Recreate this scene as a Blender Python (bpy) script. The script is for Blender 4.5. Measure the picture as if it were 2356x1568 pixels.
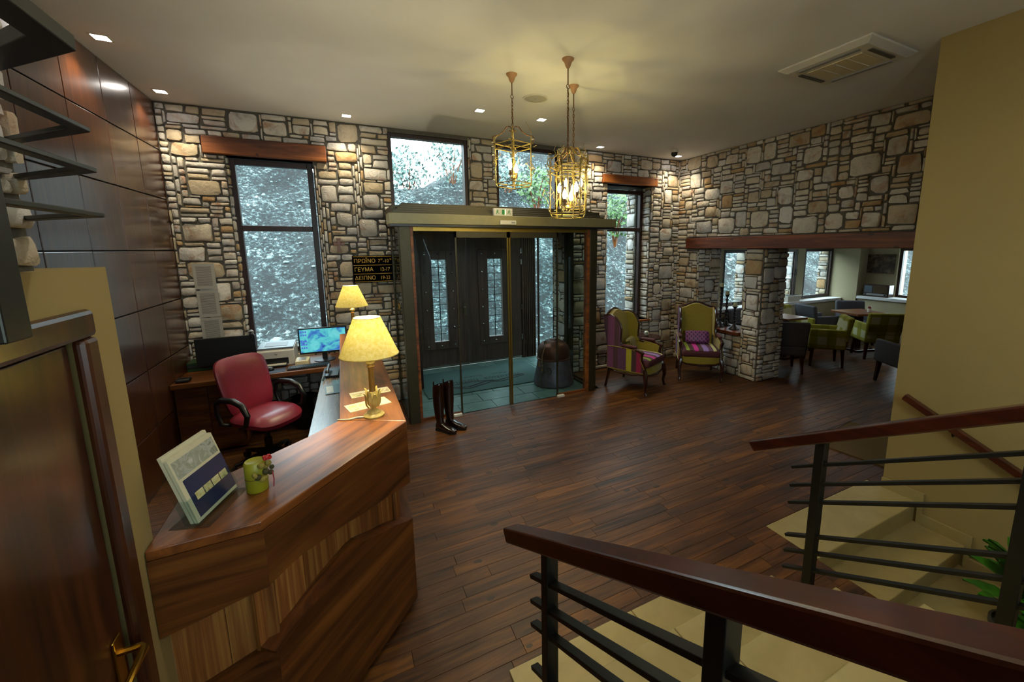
import bpy, bmesh, math, random
from mathutils import Vector, Matrix
for o in list(bpy.data.objects): bpy.data.objects.remove(o)
S = bpy.context.scene
COL = S.collection
PI = math.pi
# ------------------------------------------------------------------ camera
YAW, PITCH, ROLL = 0.458306, 0.159033, -0.007495
cam_d = bpy.data.cameras.new('camera'); cam = bpy.data.objects.new('camera', cam_d); COL.objects.link(cam)
fw = Vector((math.sin(YAW)*math.cos(PITCH), math.cos(YAW)*math.cos(PITCH), -math.sin(PITCH)))
r0 = Vector((math.cos(YAW), -math.sin(YAW), 0)); u0 = r0.cross(fw)
r1 = math.cos(ROLL)*r0 + math.sin(ROLL)*u0; u1 = -math.sin(ROLL)*r0 + math.cos(ROLL)*u0
m = Matrix((r1, u1, -fw)).transposed().to_4x4(); m.translation = (0, 0, 2.0)
cam.matrix_world = m
cam_d.sensor_width = 36; cam_d.sensor_fit = 'HORIZONTAL'; cam_d.lens = 944.455/2356*36
cam_d.shift_x = (1178-1252.03)/2356; cam_d.shift_y = (720.79-784)/2356
cam_d.clip_start = 0.02; cam_d.clip_end = 200
S.camera = cam
# ------------------------------------------------------------------ light and exposure
S.view_settings.view_transform = 'Standard'; S.view_settings.look = 'None'
S.view_settings.exposure = 1.2; S.view_settings.gamma = 1.0; S.view_settings.use_curve_mapping = False
W = bpy.data.worlds.new('world'); S.world = W; W.use_nodes = True
W.node_tree.nodes['Background'].inputs[0].default_value = (0.78, 0.93, 1.0, 1)
W.node_tree.nodes['Background'].inputs[1].default_value = 4.0
sun_d = bpy.data.lights.new('sun', 'SUN'); sun = bpy.data.objects.new('sun', sun_d); COL.objects.link(sun)
sun_d.energy = 3.0; sun_d.color = (0.93, 1.0, 0.98); sun_d.angle = 0.2
sun.rotation_euler = (math.radians(4), math.radians(-24), 0)
POW_CHAND, POW_DOWN, POW_LAMP, POW_FILL = 4.6, 17.0, 34.0, 7.0
try:
    S.cycles.use_denoising = True; S.cycles.max_bounces = 6; S.cycles.diffuse_bounces = 4
    S.cycles.glossy_bounces = 3; S.cycles.transmission_bounces = 4; S.cycles.transparent_max_bounces = 12
    S.cycles.sample_clamp_indirect = 4.0; S.cycles.caustics_reflective = False; S.cycles.caustics_refractive = False
except Exception: pass
# ------------------------------------------------------------------ helpers
RND = random.Random(11)
def hexc(h):
    h = h.lstrip('#'); v = [int(h[i:i+2], 16)/255 for i in (0, 2, 4)]
    return tuple((c/12.92 if c <= .04045 else ((c+.055)/1.055)**2.4) for c in v)
def col(c): return hexc(c) if isinstance(c, str) else tuple(c)
class N:
    """small node-tree helper"""
    def __init__(s, name):
        s.m = bpy.data.materials.new(name); s.m.use_nodes = True; s.t = s.m.node_tree
        s.b = s.t.nodes['Principled BSDF']; s.out = s.t.nodes['Material Output']
    def n(s, typ, **kw):
        x = s.t.nodes.new(typ)
        for k, v in kw.items(): setattr(x, k, v)
        return x
    def l(s, a, b): s.t.links.new(a, b)
    def ramp(s, fac, stops, interp='LINEAR'):
        r = s.n('ShaderNodeValToRGB'); r.color_ramp.interpolation = interp
        e = r.color_ramp.elements
        while len(e) < len(stops): e.new(0.5)
        for i, (p, c) in enumerate(stops): e[i].position = p; e[i].color = (*col(c), 1)
        s.l(fac, r.inputs[0]); return r.outputs[0]
    def math(s, op, a, b=None, c=None):
        x = s.n('ShaderNodeMath', operation=op)
        for i, v in enumerate((a, b, c)):
            if v is None: continue
            if isinstance(v, (int, float)): x.inputs[i].default_value = v
            else: s.l(v, x.inputs[i])
        return x.outputs[0]
    def mix(s, fac, a, b, typ='MIX'):
        x = s.n('ShaderNodeMix', data_type='RGBA', blend_type=typ)
        for sock, v in ((x.inputs[0], fac), (x.inputs[6], a), (x.inputs[7], b)):
            if isinstance(v, (int, float)): sock.default_value = v
            elif isinstance(v, (tuple, str)): sock.default_value = (*col(v), 1)
            else: s.l(v, sock)
        return x.outputs[2]
    def coord(s, kind='world', scale=(1, 1, 1), rand=0.0):
        if kind == 'world': v = s.n('ShaderNodeNewGeometry').outputs['Position']
        else: v = s.n('ShaderNodeTexCoord').outputs['Object']
        mp = s.n('ShaderNodeMapping'); s.l(v, mp.inputs[0]); mp.inputs['Scale'].default_value = scale
        if rand:
            oi = s.n('ShaderNodeObjectInfo'); s.l(s.math('MULTIPLY', oi.outputs['Random'], rand), mp.inputs['Location'])
        return mp.outputs[0]
    def noise(s, vec, scale, detail=4, rough=.55, dist=0):
        x = s.n('ShaderNodeTexNoise'); s.l(vec, x.inputs['Vector'])
        x.inputs['Scale'].default_value = scale; x.inputs['Detail'].default_value = detail
        x.inputs['Roughness'].default_value = rough; x.inputs['Distortion'].default_value = dist
        return x.outputs['Fac']
    def bump(s, h, strength=.3, dist=.01):
        x = s.n('ShaderNodeBump'); x.inputs['Strength'].default_value = strength; x.inputs['Distance'].default_value = dist
        s.l(h, x.inputs['Height']); s.l(x.outputs[0], s.b.inputs['Normal'])
    def set(s, **kw):
        for k, v in kw.items():
            sk = s.b.inputs[k.replace('_', ' ')]
            if isinstance(v, (int, float)): sk.default_value = v
            elif isinstance(v, (tuple, str)): sk.default_value = (*col(v), 1)
            else: s.l(v, sk)
        return s
MATS = {}
def plain(name, c, rough=.5, metal=0.0, var=.12, scale=18, bump=0.0, **kw):
    if name in MATS: return MATS[name]
    q = N(name); v = q.coord('obj'); f = q.noise(v, scale, 3)
    c = col(c); lo = tuple(x*(1-var) for x in c); hi = tuple(min(1, x*(1+var)) for x in c)
    q.set(Base_Color=q.ramp(f, [(.3, lo), (.7, hi)]), Roughness=rough, Metallic=metal, **kw)
    if bump: q.bump(f, bump, .004)
    MATS[name] = q.m; return q.m
def emis(name, c, strength):
    q = N(name); q.set(Base_Color=c, Emission_Color=c, Emission_Strength=strength); MATS[name] = q.m; return q.m
def wood(name, dark, mid, light, axis='x', kind='world', rough=.35, rnd=.25, fine=26, along=1.6, coarse=1.0, bump=.08, coat=0.0, figure=0.0, knots=0.0, coatr=.15):
    q = N(name)
    sc = [fine]*3; sc['xyz'.index(axis)] = along
    v = q.coord(kind, tuple(sc), rand=7.0)
    f = q.noise(v, 1.0*coarse, 5, .62, .8)
    sc2 = [3.2]*3; sc2['xyz'.index(axis)] = .55
    v2 = q.coord(kind, tuple(sc2), rand=13.0)
    g = q.noise(v2, 1.0, 3, .5, 1.2)
    if figure:
        w = q.math('SINE', q.math('MULTIPLY', g, 42.0)); f2 = q.math('MULTIPLY', w, figure); f = q.math('ADD', q.math('MULTIPLY', f, 1.0), f2)
    fac = q.math('ADD', q.math('MULTIPLY', f, .65), q.math('MULTIPLY', g, .35))
    c = q.ramp(fac, [(.34, dark), (.5, mid), (.66, light)])
    if rnd:
        oi = q.n('ShaderNodeObjectInfo'); k = q.math('ADD', q.math('MULTIPLY', oi.outputs['Random'], 2*rnd), 1-rnd)
        cc = q.n('ShaderNodeCombineColor')
        for i in range(3): q.l(k, cc.inputs[i])
        c = q.mix(1.0, c, cc.outputs[0], 'MULTIPLY')
    if knots:
        sk = [7.0]*3; sk['xyz'.index(axis)] = 4.0
        vo = q.n('ShaderNodeTexVoronoi'); q.l(q.coord(kind, tuple(sk)), vo.inputs['Vector']); vo.inputs['Scale'].default_value = 1.0
        kn = q.math('MULTIPLY', q.math('LESS_THAN', vo.outputs['Distance'], .13), q.math('GREATER_THAN', q.noise(q.coord(kind, (1.7,1.7,1.7)), 1.0, 1), .5))
        c = q.mix(q.math('MULTIPLY', kn, knots), c, (.012,.007,.004))
    q.set(Base_Color=c, Roughness=rough)
    if coat: q.set(Coat_Weight=coat, Coat_Roughness=coatr)
    if bump: q.bump(fac, bump, .004)
    MATS[name] = q.m; return q.m

class MB:
    def __init__(s): s.v = []; s.f = []
    def add(s, vs, fs):
        k = len(s.v); s.v += [tuple(p) for p in vs]; s.f += [tuple(i+k for i in f) for f in fs]; return s
    def box(s, x0, x1, y0, y1, z0, z1):
        return s.add([(x0,y0,z0),(x1,y0,z0),(x1,y1,z0),(x0,y1,z0),(x0,y0,z1),(x1,y0,z1),(x1,y1,z1),(x0,y1,z1)],
                     [(0,3,2,1),(4,5,6,7),(0,1,5,4),(1,2,6,5),(2,3,7,6),(3,0,4,7)])
    def loft(s, rings, caps=True, closed=False):
        n = len(rings[0]); vs = [p for r in rings for p in r]; fs = []
        m_ = len(rings)
        for a in range(m_ if closed else m_-1):
            b = (a+1) % m_
            for i in range(n):
                j = (i+1) % n; fs.append((a*n+i, a*n+j, b*n+j, b*n+i))
        if caps and not closed:
            fs.append(tuple(range(n))[::-1]); fs.append(tuple((m_-1)*n+i for i in range(n)))
        return s.add(vs, fs)
    def prism(s, poly, a0, a1, axis='z'):
        """extrude 2D polygon; axis z: (x,y), axis y: (x,z), axis x: (y,z)"""
        def P(p, a): return (p[0],p[1],a) if axis=='z' else ((p[0],a,p[1]) if axis=='y' else (a,p[0],p[1]))
        return s.loft([[P(p, a0) for p in poly], [P(p, a1) for p in poly]])
    def tube(s, path, r, n=8, closed=False, caps=True, sq=None):
        path = [Vector(p) for p in path]; k = len(path)
        rr = r if isinstance(r, (list, tuple)) else [r]*k
        rings = []; up = None
        for i, p in enumerate(path):
            a = path[(i-1) % k] if (closed or i > 0) else p
            b = path[(i+1) % k] if (closed or i < k-1) else p
            t = (b-a).normalized() if (b-a).length > 1e-9 else Vector((0,0,1))
            if up is None:
                up = Vector((0,0,1)) if abs(t.z) < .9 else Vector((1,0,0))
            sd = t.cross(up)
            if sd.length < 1e-6: sd = t.orthogonal()
            sd.normalize(); up = sd.cross(t).normalized()
            ring = []
            for q in range(n):
                an = 2*PI*(q+.5)/n
                ring.append(tuple(p + sd*math.cos(an)*rr[i] + up*math.sin(an)*rr[i]*(sq or 1)))
            rings.append(ring)
        return s.loft(rings, caps=caps, closed=closed)
    def bar(s, p0, p1, w, h, up=(0,0,1)):
        p0, p1 = Vector(p0), Vector(p1); t = (p1-p0).normalized(); up = Vector(up)
        sd = t.cross(up).normalized(); u = sd.cross(t).normalized()
        c = [sd*w/2+u*h/2, -sd*w/2+u*h/2, -sd*w/2-u*h/2, sd*w/2-u*h/2]
        return s.loft([[tuple(p0+x) for x in c], [tuple(p1+x) for x in c]])
    def lathe(s, prof, n=20, c=(0,0,0), caps=True):
        rings = [[(c[0]+r*math.cos(2*PI*i/n), c[1]+r*math.sin(2*PI*i/n), c[2]+z) for i in range(n)] for r, z in prof]
        return s.loft(rings, caps=caps)
    def ball(s, c, r, n=10, m_=6):
        rx, ry, rz = r if isinstance(r, (tuple, list)) else (r, r, r)
        rings = []
        for j in range(1, m_):
            a = -PI/2+PI*j/m_
            rings.append([(c[0]+rx*math.cos(a)*math.cos(2*PI*i/n), c[1]+ry*math.cos(a)*math.sin(2*PI*i/n), c[2]+rz*math.sin(a)) for i in range(n)])
        return s.loft(rings)
    def xf(s, mat):
        s.v = [tuple(mat @ Vector(p)) for p in s.v]; return s
def rbox(x0, x1, y0, y1, z0, z1, r=.02, seg=3):
    """box with rounded vertical and horizontal edges (soft cushion-like)"""
    b = MB(); cx, cy, cz = (x0+x1)/2, (y0+y1)/2, (z0+z1)/2
    hx, hy, hz = (x1-x0)/2, (y1-y0)/2, (z1-z0)/2; r = min(r, hx*.99, hy*.99, hz*.99)
    rings = []
    zs = [(-hz+r-r*math.cos(a), math.sin(a)) for a in [PI/2*i/seg for i in range(seg+1)]]
    prof = [(z, -r+r*k) for z, k in zs]; prof = prof + [(-z, k) for z, k in prof[::-1]]
    for z, k in prof:
        ring = []
        for qx, qy, a0 in ((1,1,0),(-1,1,PI/2),(-1,-1,PI),(1,-1,1.5*PI)):
            for i in range(seg+1):
                a = a0+PI/2*i/seg
                ring.append((cx+qx*(hx-r)+(r+k)*math.cos(a), cy+qy*(hy-r)+(r+k)*math.sin(a), cz+z))
        rings.append(ring)
    return b.loft(rings)
def link(name, mesh, material=None, parent=None, loc=None):
    o = bpy.data.objects.new(name, mesh); COL.objects.link(o)
    if material is not None and len(mesh.materials) == 0: mesh.materials.append(material)
    if parent is not None: o.parent = parent
    if loc is not None: o.location = loc
    return o
def mk(name, b, material, parent=None, smooth=False, bevel=0.0, loc=None, rotz=None, fixn=True):
    me = bpy.data.meshes.new(name); me.from_pydata(b.v, [], b.f)
    if fixn:
        bm = bmesh.new(); bm.from_mesh(me); bmesh.ops.recalc_face_normals(bm, faces=bm.faces); bm.to_mesh(me); bm.free()
    me.update()
    if smooth:
        me.shade_smooth()
        try: me.set_sharp_from_angle(angle=math.radians(42))
        except Exception: pass
    o = link(name, me, material, parent, loc)
    if rotz is not None: o.rotation_euler = (0, 0, rotz)
    if bevel:
        md = o.modifiers.new('bevel', 'BEVEL'); md.width = bevel; md.segments = 2; md.limit_method = 'ANGLE'
    return o
def tag(o, label, cat, group=None):
    o['label'] = label; o['category'] = cat
    if group: o['group'] = group
    return o
def thing(name, label, cat, loc=(0,0,0), rotz=0.0, group=None):
    o = bpy.data.objects.new(name, None); COL.objects.link(o); o.location = loc; o.rotation_euler = (0, 0, rotz)
    return tag(o, label, cat, group)
def struct(o): o['kind'] = 'structure'; return o
def dup(root, loc=None, rotz=None, label=None, group=None):
    r = root.copy(); COL.objects.link(r)
    if loc is not None: r.location = loc
    if rotz is not None: r.rotation_euler = (0, 0, rotz)
    if label: r['label'] = label
    if group: r['group'] = group
    for ch in list(root.children):
        c = ch.copy(); COL.objects.link(c); c.parent = r
        for g in list(ch.children):
            d = g.copy(); COL.objects.link(d); d.parent = c
    return r
def light(kind, loc, power, color, name, parent=None, **kw):
    d = bpy.data.lights.new(name, kind); d.energy = power; d.color = color
    for k, v in kw.items(): setattr(d, k, v)
    o = bpy.data.objects.new(name, d); COL.objects.link(o); o.location = loc
    if parent is not None: o.parent = parent
    return o
def text_mesh(name, body, size, material, parent, mat4, align='LEFT', extrude=.0015, xscale=1.0):
    cu = bpy.data.curves.new(name, 'FONT'); cu.body = body; cu.size = size; cu.extrude = extrude; cu.align_x = align; cu.resolution_u = 3
    t = bpy.data.objects.new(name, cu); COL.objects.link(t)
    bpy.context.view_layer.update()
    me = bpy.data.meshes.new_from_object(t.evaluated_get(bpy.context.evaluated_depsgraph_get()))
    bpy.data.objects.remove(t)
    me.transform(mat4 @ Matrix.Diagonal((xscale, 1, 1, 1))); me.materials.clear()
    o = link(name, me, material, parent); return o
# ------------------------------------------------------------------ materials
def stone_mat(name, stops, seed=0.0):
    q = N(name); oi = q.n('ShaderNodeObjectInfo')
    c = q.ramp(oi.outputs['Random'], stops, 'CONSTANT')
    v = q.coord('world'); f = q.noise(v, 9, 6, .65, .4); g = q.noise(v, 34, 4, .6); h = q.noise(v, 5.0, 3, .6, 1.0)
    c = q.mix(q.math('MULTIPLY', q.ramp(h, [(.53, (0,0,0)), (.68, (1,1,1))]), .6), c, '#a56f40')
    k = q.ramp(f, [(.25, (.66,.66,.66)), (.5, (1,1,1)), (.8, (1.0,.97,.9))])
    c = q.mix(1.0, c, k, 'MULTIPLY')
    q.set(Base_Color=c, Roughness=.86)
    q.bump(q.math('ADD', f, q.math('MULTIPLY', g, .5)), .75, .02)
    MATS[name] = q.m; return q.m
M_STONE = stone_mat('rubble_stone', [(0,'#d2ccc0'),(.18,'#c6c3be'),(.36,'#c2b49c'),(.48,'#dad7d0'),(.60,'#b9ab92'),(.72,'#bcb9b4'),(.86,'#b39770'),(.92,'#d0c7b4')])
M_MORTAR = plain('mortar', '#5d5a53', .95, var=.25, scale=40, bump=.5)
def plaster(name, c, rough=.85):
    q = N(name); v = q.coord('world'); f = q.noise(v, 2.2, 3); g = q.noise(v, 90, 3)
    c = col(c); q.set(Base_Color=q.ramp(f, [(.3, tuple(x*.95 for x in c)), (.7, c)]), Roughness=rough); q.bump(g, .08, .002)
    MATS[name] = q.m; return q.m
M_CEIL = plaster('ceiling_plaster', '#e9eaec')
M_PLASTER = plaster('cream_plaster', '#9c8650')
M_DINWALL = plaster('dining_plaster', '#b5ab8a')
M_FLOOR = wood('floor_planks', '#180b04', '#4e2c10', '#784c1a', 'x', rough=.46, rnd=.16, fine=20, along=1.6, bump=.06, knots=.85)
M_PANEL = wood('dark_wall_panel', '#31180c', '#46240f', '#5c3418', 'z', rough=.34, rnd=.14, fine=34, along=1.2, bump=.02, coat=1.0, coatr=.22)
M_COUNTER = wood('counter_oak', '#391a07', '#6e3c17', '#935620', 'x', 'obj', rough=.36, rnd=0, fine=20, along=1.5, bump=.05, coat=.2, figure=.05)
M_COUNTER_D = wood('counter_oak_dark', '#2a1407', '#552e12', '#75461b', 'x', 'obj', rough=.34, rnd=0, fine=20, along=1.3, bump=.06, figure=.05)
M_LEDGE_Y = wood('counter_ledge_long_grain', '#40200a', '#74441c', '#99622c', 'y', rough=.34, rnd=0, fine=22, along=1.2, bump=.05, coat=.25, figure=.05)
M_ZEBRA = wood('zebra_veneer', '#3a1c0a', '#7d4a20', '#b08040', 'z', rough=.45, rnd=0.2, fine=36, along=.7, bump=.03)
M_BEAM = wood('beam_pine', '#3a1a0a', '#7d4318', '#a8652a', 'x', rough=.5, rnd=.05, fine=12, along=1.0, bump=.1, knots=.7)
M_BEAM_Y = wood('beam_pine_long', '#331608', '#6b3519', '#945026', 'y', rough=.5, rnd=.05, fine=12, along=1.0, bump=.1, knots=.7)
M_RAILWOOD = wood('handrail_mahogany', '#2a0f07', '#451a0c', '#5a2813', 'y', rough=.3, rnd=.1, fine=20, along=1.0, bump=.03, coat=.5)
M_DOORWOOD = wood('entrance_door_wood', '#2a1b16', '#42302a', '#57423a', 'z', rough=.5, rnd=.12, fine=30, along=1.0)
M_CLOSET = wood('closet_door_wood', '#200e05', '#3a1b0a', '#532b11', 'z', rough=.35, rnd=0, fine=16, along=1.0, figure=.07, coat=.3)
M_FRAMEW = wood('window_frame_wood', '#1e0f0c', '#2f1914', '#3b221b', 'z', rough=.45, rnd=.05, fine=30)
M_CHAIRWOOD = wood('polished_chair_wood', '#1c0b06', '#32150c', '#4a2214', 'z', 'obj', rough=.25, rnd=.05, fine=25, coat=.4)
M_DESKTOP = wood('desk_oak', '#3f3128', '#67584a', '#7d6d5c', 'y', rough=.27, rnd=0, fine=18, along=1.0, figure=.07, coat=.5)
M_METAL = plain('dark_grey_metal', '#3b3a35', .42, .85, var=.06)
M_ALU = plain('bronze_anodised_metal', '#7d7654', .42, .3, var=.05)
M_ALU_D = plain('dark_bronze_metal', '#45402f', .45, .7, var=.06)
M_GOLDSTILE = plain('brass_stile', '#8d7636', .35, .85, var=.05)
M_CHROME = plain('satin_chrome', '#a9a9a6', .25, 1.0, var=.04)
M_BRASS = plain('brass', '#c59a3c', .25, 1.0, var=.05)
M_TILE = None
def tile_mat(name, c, rough=.4, var=.2, rnd=.1):
    q = N(name); v = q.coord('world'); f = q.noise(v, 7, 5, .6, .5); c = col(c)
    cc = q.ramp(f, [(.25, tuple(x*(1-var) for x in c)), (.75, tuple(min(1,x*(1+var)) for x in c))])
    oi = q.n('ShaderNodeObjectInfo'); k = q.math('ADD', q.math('MULTIPLY', oi.outputs['Random'], 2*rnd), 1-rnd)
    cb = q.n('ShaderNodeCombineColor')
    for i in range(3): q.l(k, cb.inputs[i])
    q.set(Base_Color=q.mix(1.0, cc, cb.outputs[0], 'MULTIPLY'), Roughness=rough); q.bump(f, .15, .004); MATS[name] = q.m; return q.m
M_STAIR = tile_mat('cream_stair_tile', '#a4935f', .42, .12, .03)
M_SLATE = tile_mat('green_slate_tile', '#58716c', .35, .3, .2)
def glass(name, tint, refl=.08):
    q = N(name); q.t.nodes.remove(q.b)
    tr = q.n('ShaderNodeBsdfTransparent'); tr.inputs[0].default_value = (*tint, 1)
    gl = q.n('ShaderNodeBsdfGlossy'); gl.inputs['Roughness'].default_value = .01
    fr = q.n('ShaderNodeLayerWeight'); fr.inputs[0].default_value = .5
    fac = q.math('ADD', q.math('MULTIPLY', q.math('POWER', fr.outputs['Facing'], 5.0), .9), refl*.22)
    mx = q.n('ShaderNodeMixShader'); q.l(fac, mx.inputs[0]); q.l(tr.outputs[0], mx.inputs[1]); q.l(gl.outputs[0], mx.inputs[2])
    q.l(mx.outputs[0], q.out.inputs[0]); MATS[name] = q.m; return q.m
M_GLASS = glass('window_glass', (.94,.98,.98), .09)
M_GLASS_T = glass('tinted_door_glass', (.86,.93,.93), .1)
M_ACRYL = glass('clear_acrylic', (.9,.95,.95), .12)
M_BLACK = plain('black_plastic', '#101011', .38, 0, var=.1)
M_BLACKM = plain('matte_black', '#0a0a0c', .6, 0, var=.1)
M_WHITEP = plain('white_plastic', '#d5d2c6', .4, 0, var=.04)
M_GREYP = plain('grey_plastic', '#8b8d90', .4, 0, var=.05)
M_CREAMP = plain('cream_plastic', '#cfc29c', .4, 0, var=.04)
def paper_mat(name, base, ink, rows=22, axis='z', span=1.0):
    q = N(name); tc = q.n('ShaderNodeTexCoord').outputs['Generated']; sp = q.n('ShaderNodeSeparateXYZ'); q.l(tc, sp.inputs[0])
    u, w = (sp.outputs['X'], sp.outputs['Z'] if axis == 'z' else sp.outputs['Y'])
    row = q.math('FRACT', q.math('MULTIPLY', w, rows)); on = q.math('LESS_THAN', row, .38)
    ins = q.math('MULTIPLY', q.math('GREATER_THAN', u, .14), q.math('LESS_THAN', u, .84))
    ins = q.math('MULTIPLY', ins, q.math('MULTIPLY', q.math('GREATER_THAN', w, .1), q.math('LESS_THAN', w, .9)))
    q.set(Base_Color=q.mix(q.math('MULTIPLY', on, ins), base, ink), Roughness=.7); MATS[name] = q.m; return q.m
M_PAPER = paper_mat('printed_notice', '#a9a79f', '#4e4c4a', 24)
def stripes(name, stops, period, axis='X', rough=.8):
    q = N(name); tc = q.n('ShaderNodeTexCoord').outputs['Object']; sp = q.n('ShaderNodeSeparateXYZ'); q.l(tc, sp.inputs[0])
    f = q.math('FRACT', q.math('ADD', q.math('DIVIDE', sp.outputs[axis], period), .5))
    c = q.ramp(f, stops, 'CONSTANT'); g = q.noise(q.coord('obj', (160,160,160)), 1.0, 2)
    q.set(Base_Color=c, Roughness=rough); q.bump(g, .2, .001); MATS[name] = q.m; return q.m
ST = [(0,'#5a3550'),(.12,'#8aa03a'),(.2,'#4a2f33'),(.32,'#c02a8c'),(.43,'#4a2f33'),(.55,'#8c6fb0'),(.68,'#5a3550'),(.8,'#c0c08a'),(.88,'#4a2f33')]
M_STRIPE_X = stripes('striped_cloth_seat', ST, .56, 'X')
M_STRIPE_Y = stripes('striped_cloth_side', [(0,'#4c3038'),(.1,'#8e1f48'),(.22,'#4a2f33'),(.34,'#a9a22a'),(.48,'#5a3a56'),(.7,'#4a2f33'),(.82,'#6a3858')], .6, 'Y')
M_OCHRE = plain('ochre_velvet', '#8e7d1c', .75, 0, var=.12, scale=60, bump=.1, Sheen_Weight=.3)
M_MAROON = plain('maroon_cloth', '#4c2026', .8, 0, var=.1, scale=70)
def ogee(name, base, line, rough=.45):
    q = N(name); tc = q.n('ShaderNodeTexCoord').outputs['Object']; sp = q.n('ShaderNodeSeparateXYZ'); q.l(tc, sp.inputs[0])
    x = q.math('MULTIPLY', sp.outputs['X'], 52.0); wz = q.math('MULTIPLY', q.math('SINE', q.math('MULTIPLY', sp.outputs['Z'], 48.0)), 1.2)
    a = q.math('ABSOLUTE', q.math('SINE', q.math('ADD', x, wz))); b = q.math('ABSOLUTE', q.math('SINE', q.math('SUBTRACT', x, wz)))
    on = q.math('LESS_THAN', q.math('MINIMUM', a, b), .26)
    q.set(Base_Color=q.mix(on, base, line), Roughness=rough, Sheen_Weight=.08); MATS[name] = q.m; return q.m
M_PURPLE = ogee('purple_satin', '#43204f', '#a5549a')
M_OLIVE = ogee('olive_satin', '#3a3512', '#9a8f3a')
def plaid(name, a, b, w, scale=7.5):
    q = N(name); tc = q.n('ShaderNodeTexCoord').outputs['Object']; mp = q.n('ShaderNodeMapping'); q.l(tc, mp.inputs[0]); mp.inputs['Location'].default_value = (.03,.03,.02)
    sp = q.n('ShaderNodeSeparateXYZ'); q.l(mp.outputs[0], sp.inputs[0])
    s = [q.math('GREATER_THAN', q.math('FRACT', q.math('MULTIPLY', sp.outputs[k], scale*.5)), .5) for k in 'XYZ']
    t = q.math('ADD', q.math('ADD', s[0], s[1]), s[2])
    q.set(Base_Color=q.ramp(q.math('DIVIDE', t, 3.0), [(0, a), (.3, b), (.62, w), (.95, w)], 'CONSTANT'), Roughness=.85); MATS[name] = q.m; return q.m
M_PLAID = plaid('yellow_check_cloth', '#7d7a10', '#8e8c28', '#b9b894')
M_GREYC = plain('grey_cloth', '#4c4d55', .9, 0, var=.1, scale=80, bump=.1)
M_REDL = plain('red_leather', '#7e1f31', .38, 0, var=.08, scale=40, bump=.08)
M_COPPER = plain('aged_copper', '#5e3d33', .42, .75, var=.3, scale=14, bump=.25)
M_TIN = plain('dull_tin', '#6e6a76', .45, .7, var=.3, scale=10, bump=.25)
M_BOOT = plain('polished_boot_leather', '#1e0d09', .16, 0, var=.15, scale=8, Coat_Weight=.6)
M_MAT = plain('entrance_mat_pile', '#344e4a', .95, 0, var=.2, scale=120, bump=.4)
M_MATINK = plain('mat_print', '#060b0b', .95, 0)
M_SIGN = plain('black_sign_board', '#050404', .9, 0, Specular_IOR_Level=.05)
M_GOLD = plain('gold_lettering', '#e0b33a', .5, 0, var=.05)
M_CAGE = plain('gilded_cage_iron', '#9a8444', .45, .35, var=.3, scale=30)
M_CAGED = plain('bronze_cage_iron', '#6a4a28', .5, .5, var=.3, scale=30)
M_ROSE = plain('ceiling_rose_terracotta', '#b58a62', .55, 0, var=.15)
M_BULB = emis('candle_bulb', (1,.92,.72), 22)
M_PETAL = plain('porcelain_flower', '#e0d6bc', .4, 0)
M_SPOT = emis('downlight_lens', (1,.93,.85), 18)
M_LAMPBODY = plain('cream_painted_lamp', '#bda65a', .5, 0, var=.2, scale=24, bump=.15)
M_LAMPWOOD = plain('gilded_lamp_stem', '#7d5a1e', .45, .1, var=.25)
def shade_mat():
    q = N('lampshade_parchment'); v = q.coord('obj'); f = q.noise(v, 60, 4, .7); c = q.ramp(f, [(.35, '#e4d888'), (.65, '#f6f0c8')])
    q.t.nodes.remove(q.b); d = q.n('ShaderNodeBsdfDiffuse'); t = q.n('ShaderNodeBsdfTranslucent'); q.l(c, d.inputs[0]); q.l(c, t.inputs[0])
    mx = q.n('ShaderNodeMixShader'); mx.inputs[0].default_value = .6; q.l(d.outputs[0], mx.inputs[1]); q.l(t.outputs[0], mx.inputs[2]); q.l(mx.outputs[0], q.out.inputs[0]); return q.m
M_SHADE = shade_mat()
def leafm(name, a, b):
    q = N(name); oi = q.noise(q.coord('world'), 6, 3); q.set(Base_Color=q.ramp(oi, [(.35, a), (.65, b)]), Roughness=.5); MATS[name] = q.m; return q.m
M_LEAF = leafm('glossy_leaf', '#1d4a0a', '#3f8a14')
M_BUSH = leafm('shrub_leaf', '#1e3c16', '#4c7430')
M_BUSHD = leafm('dusty_shrub_leaf', '#27403c', '#7a948c')
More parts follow.
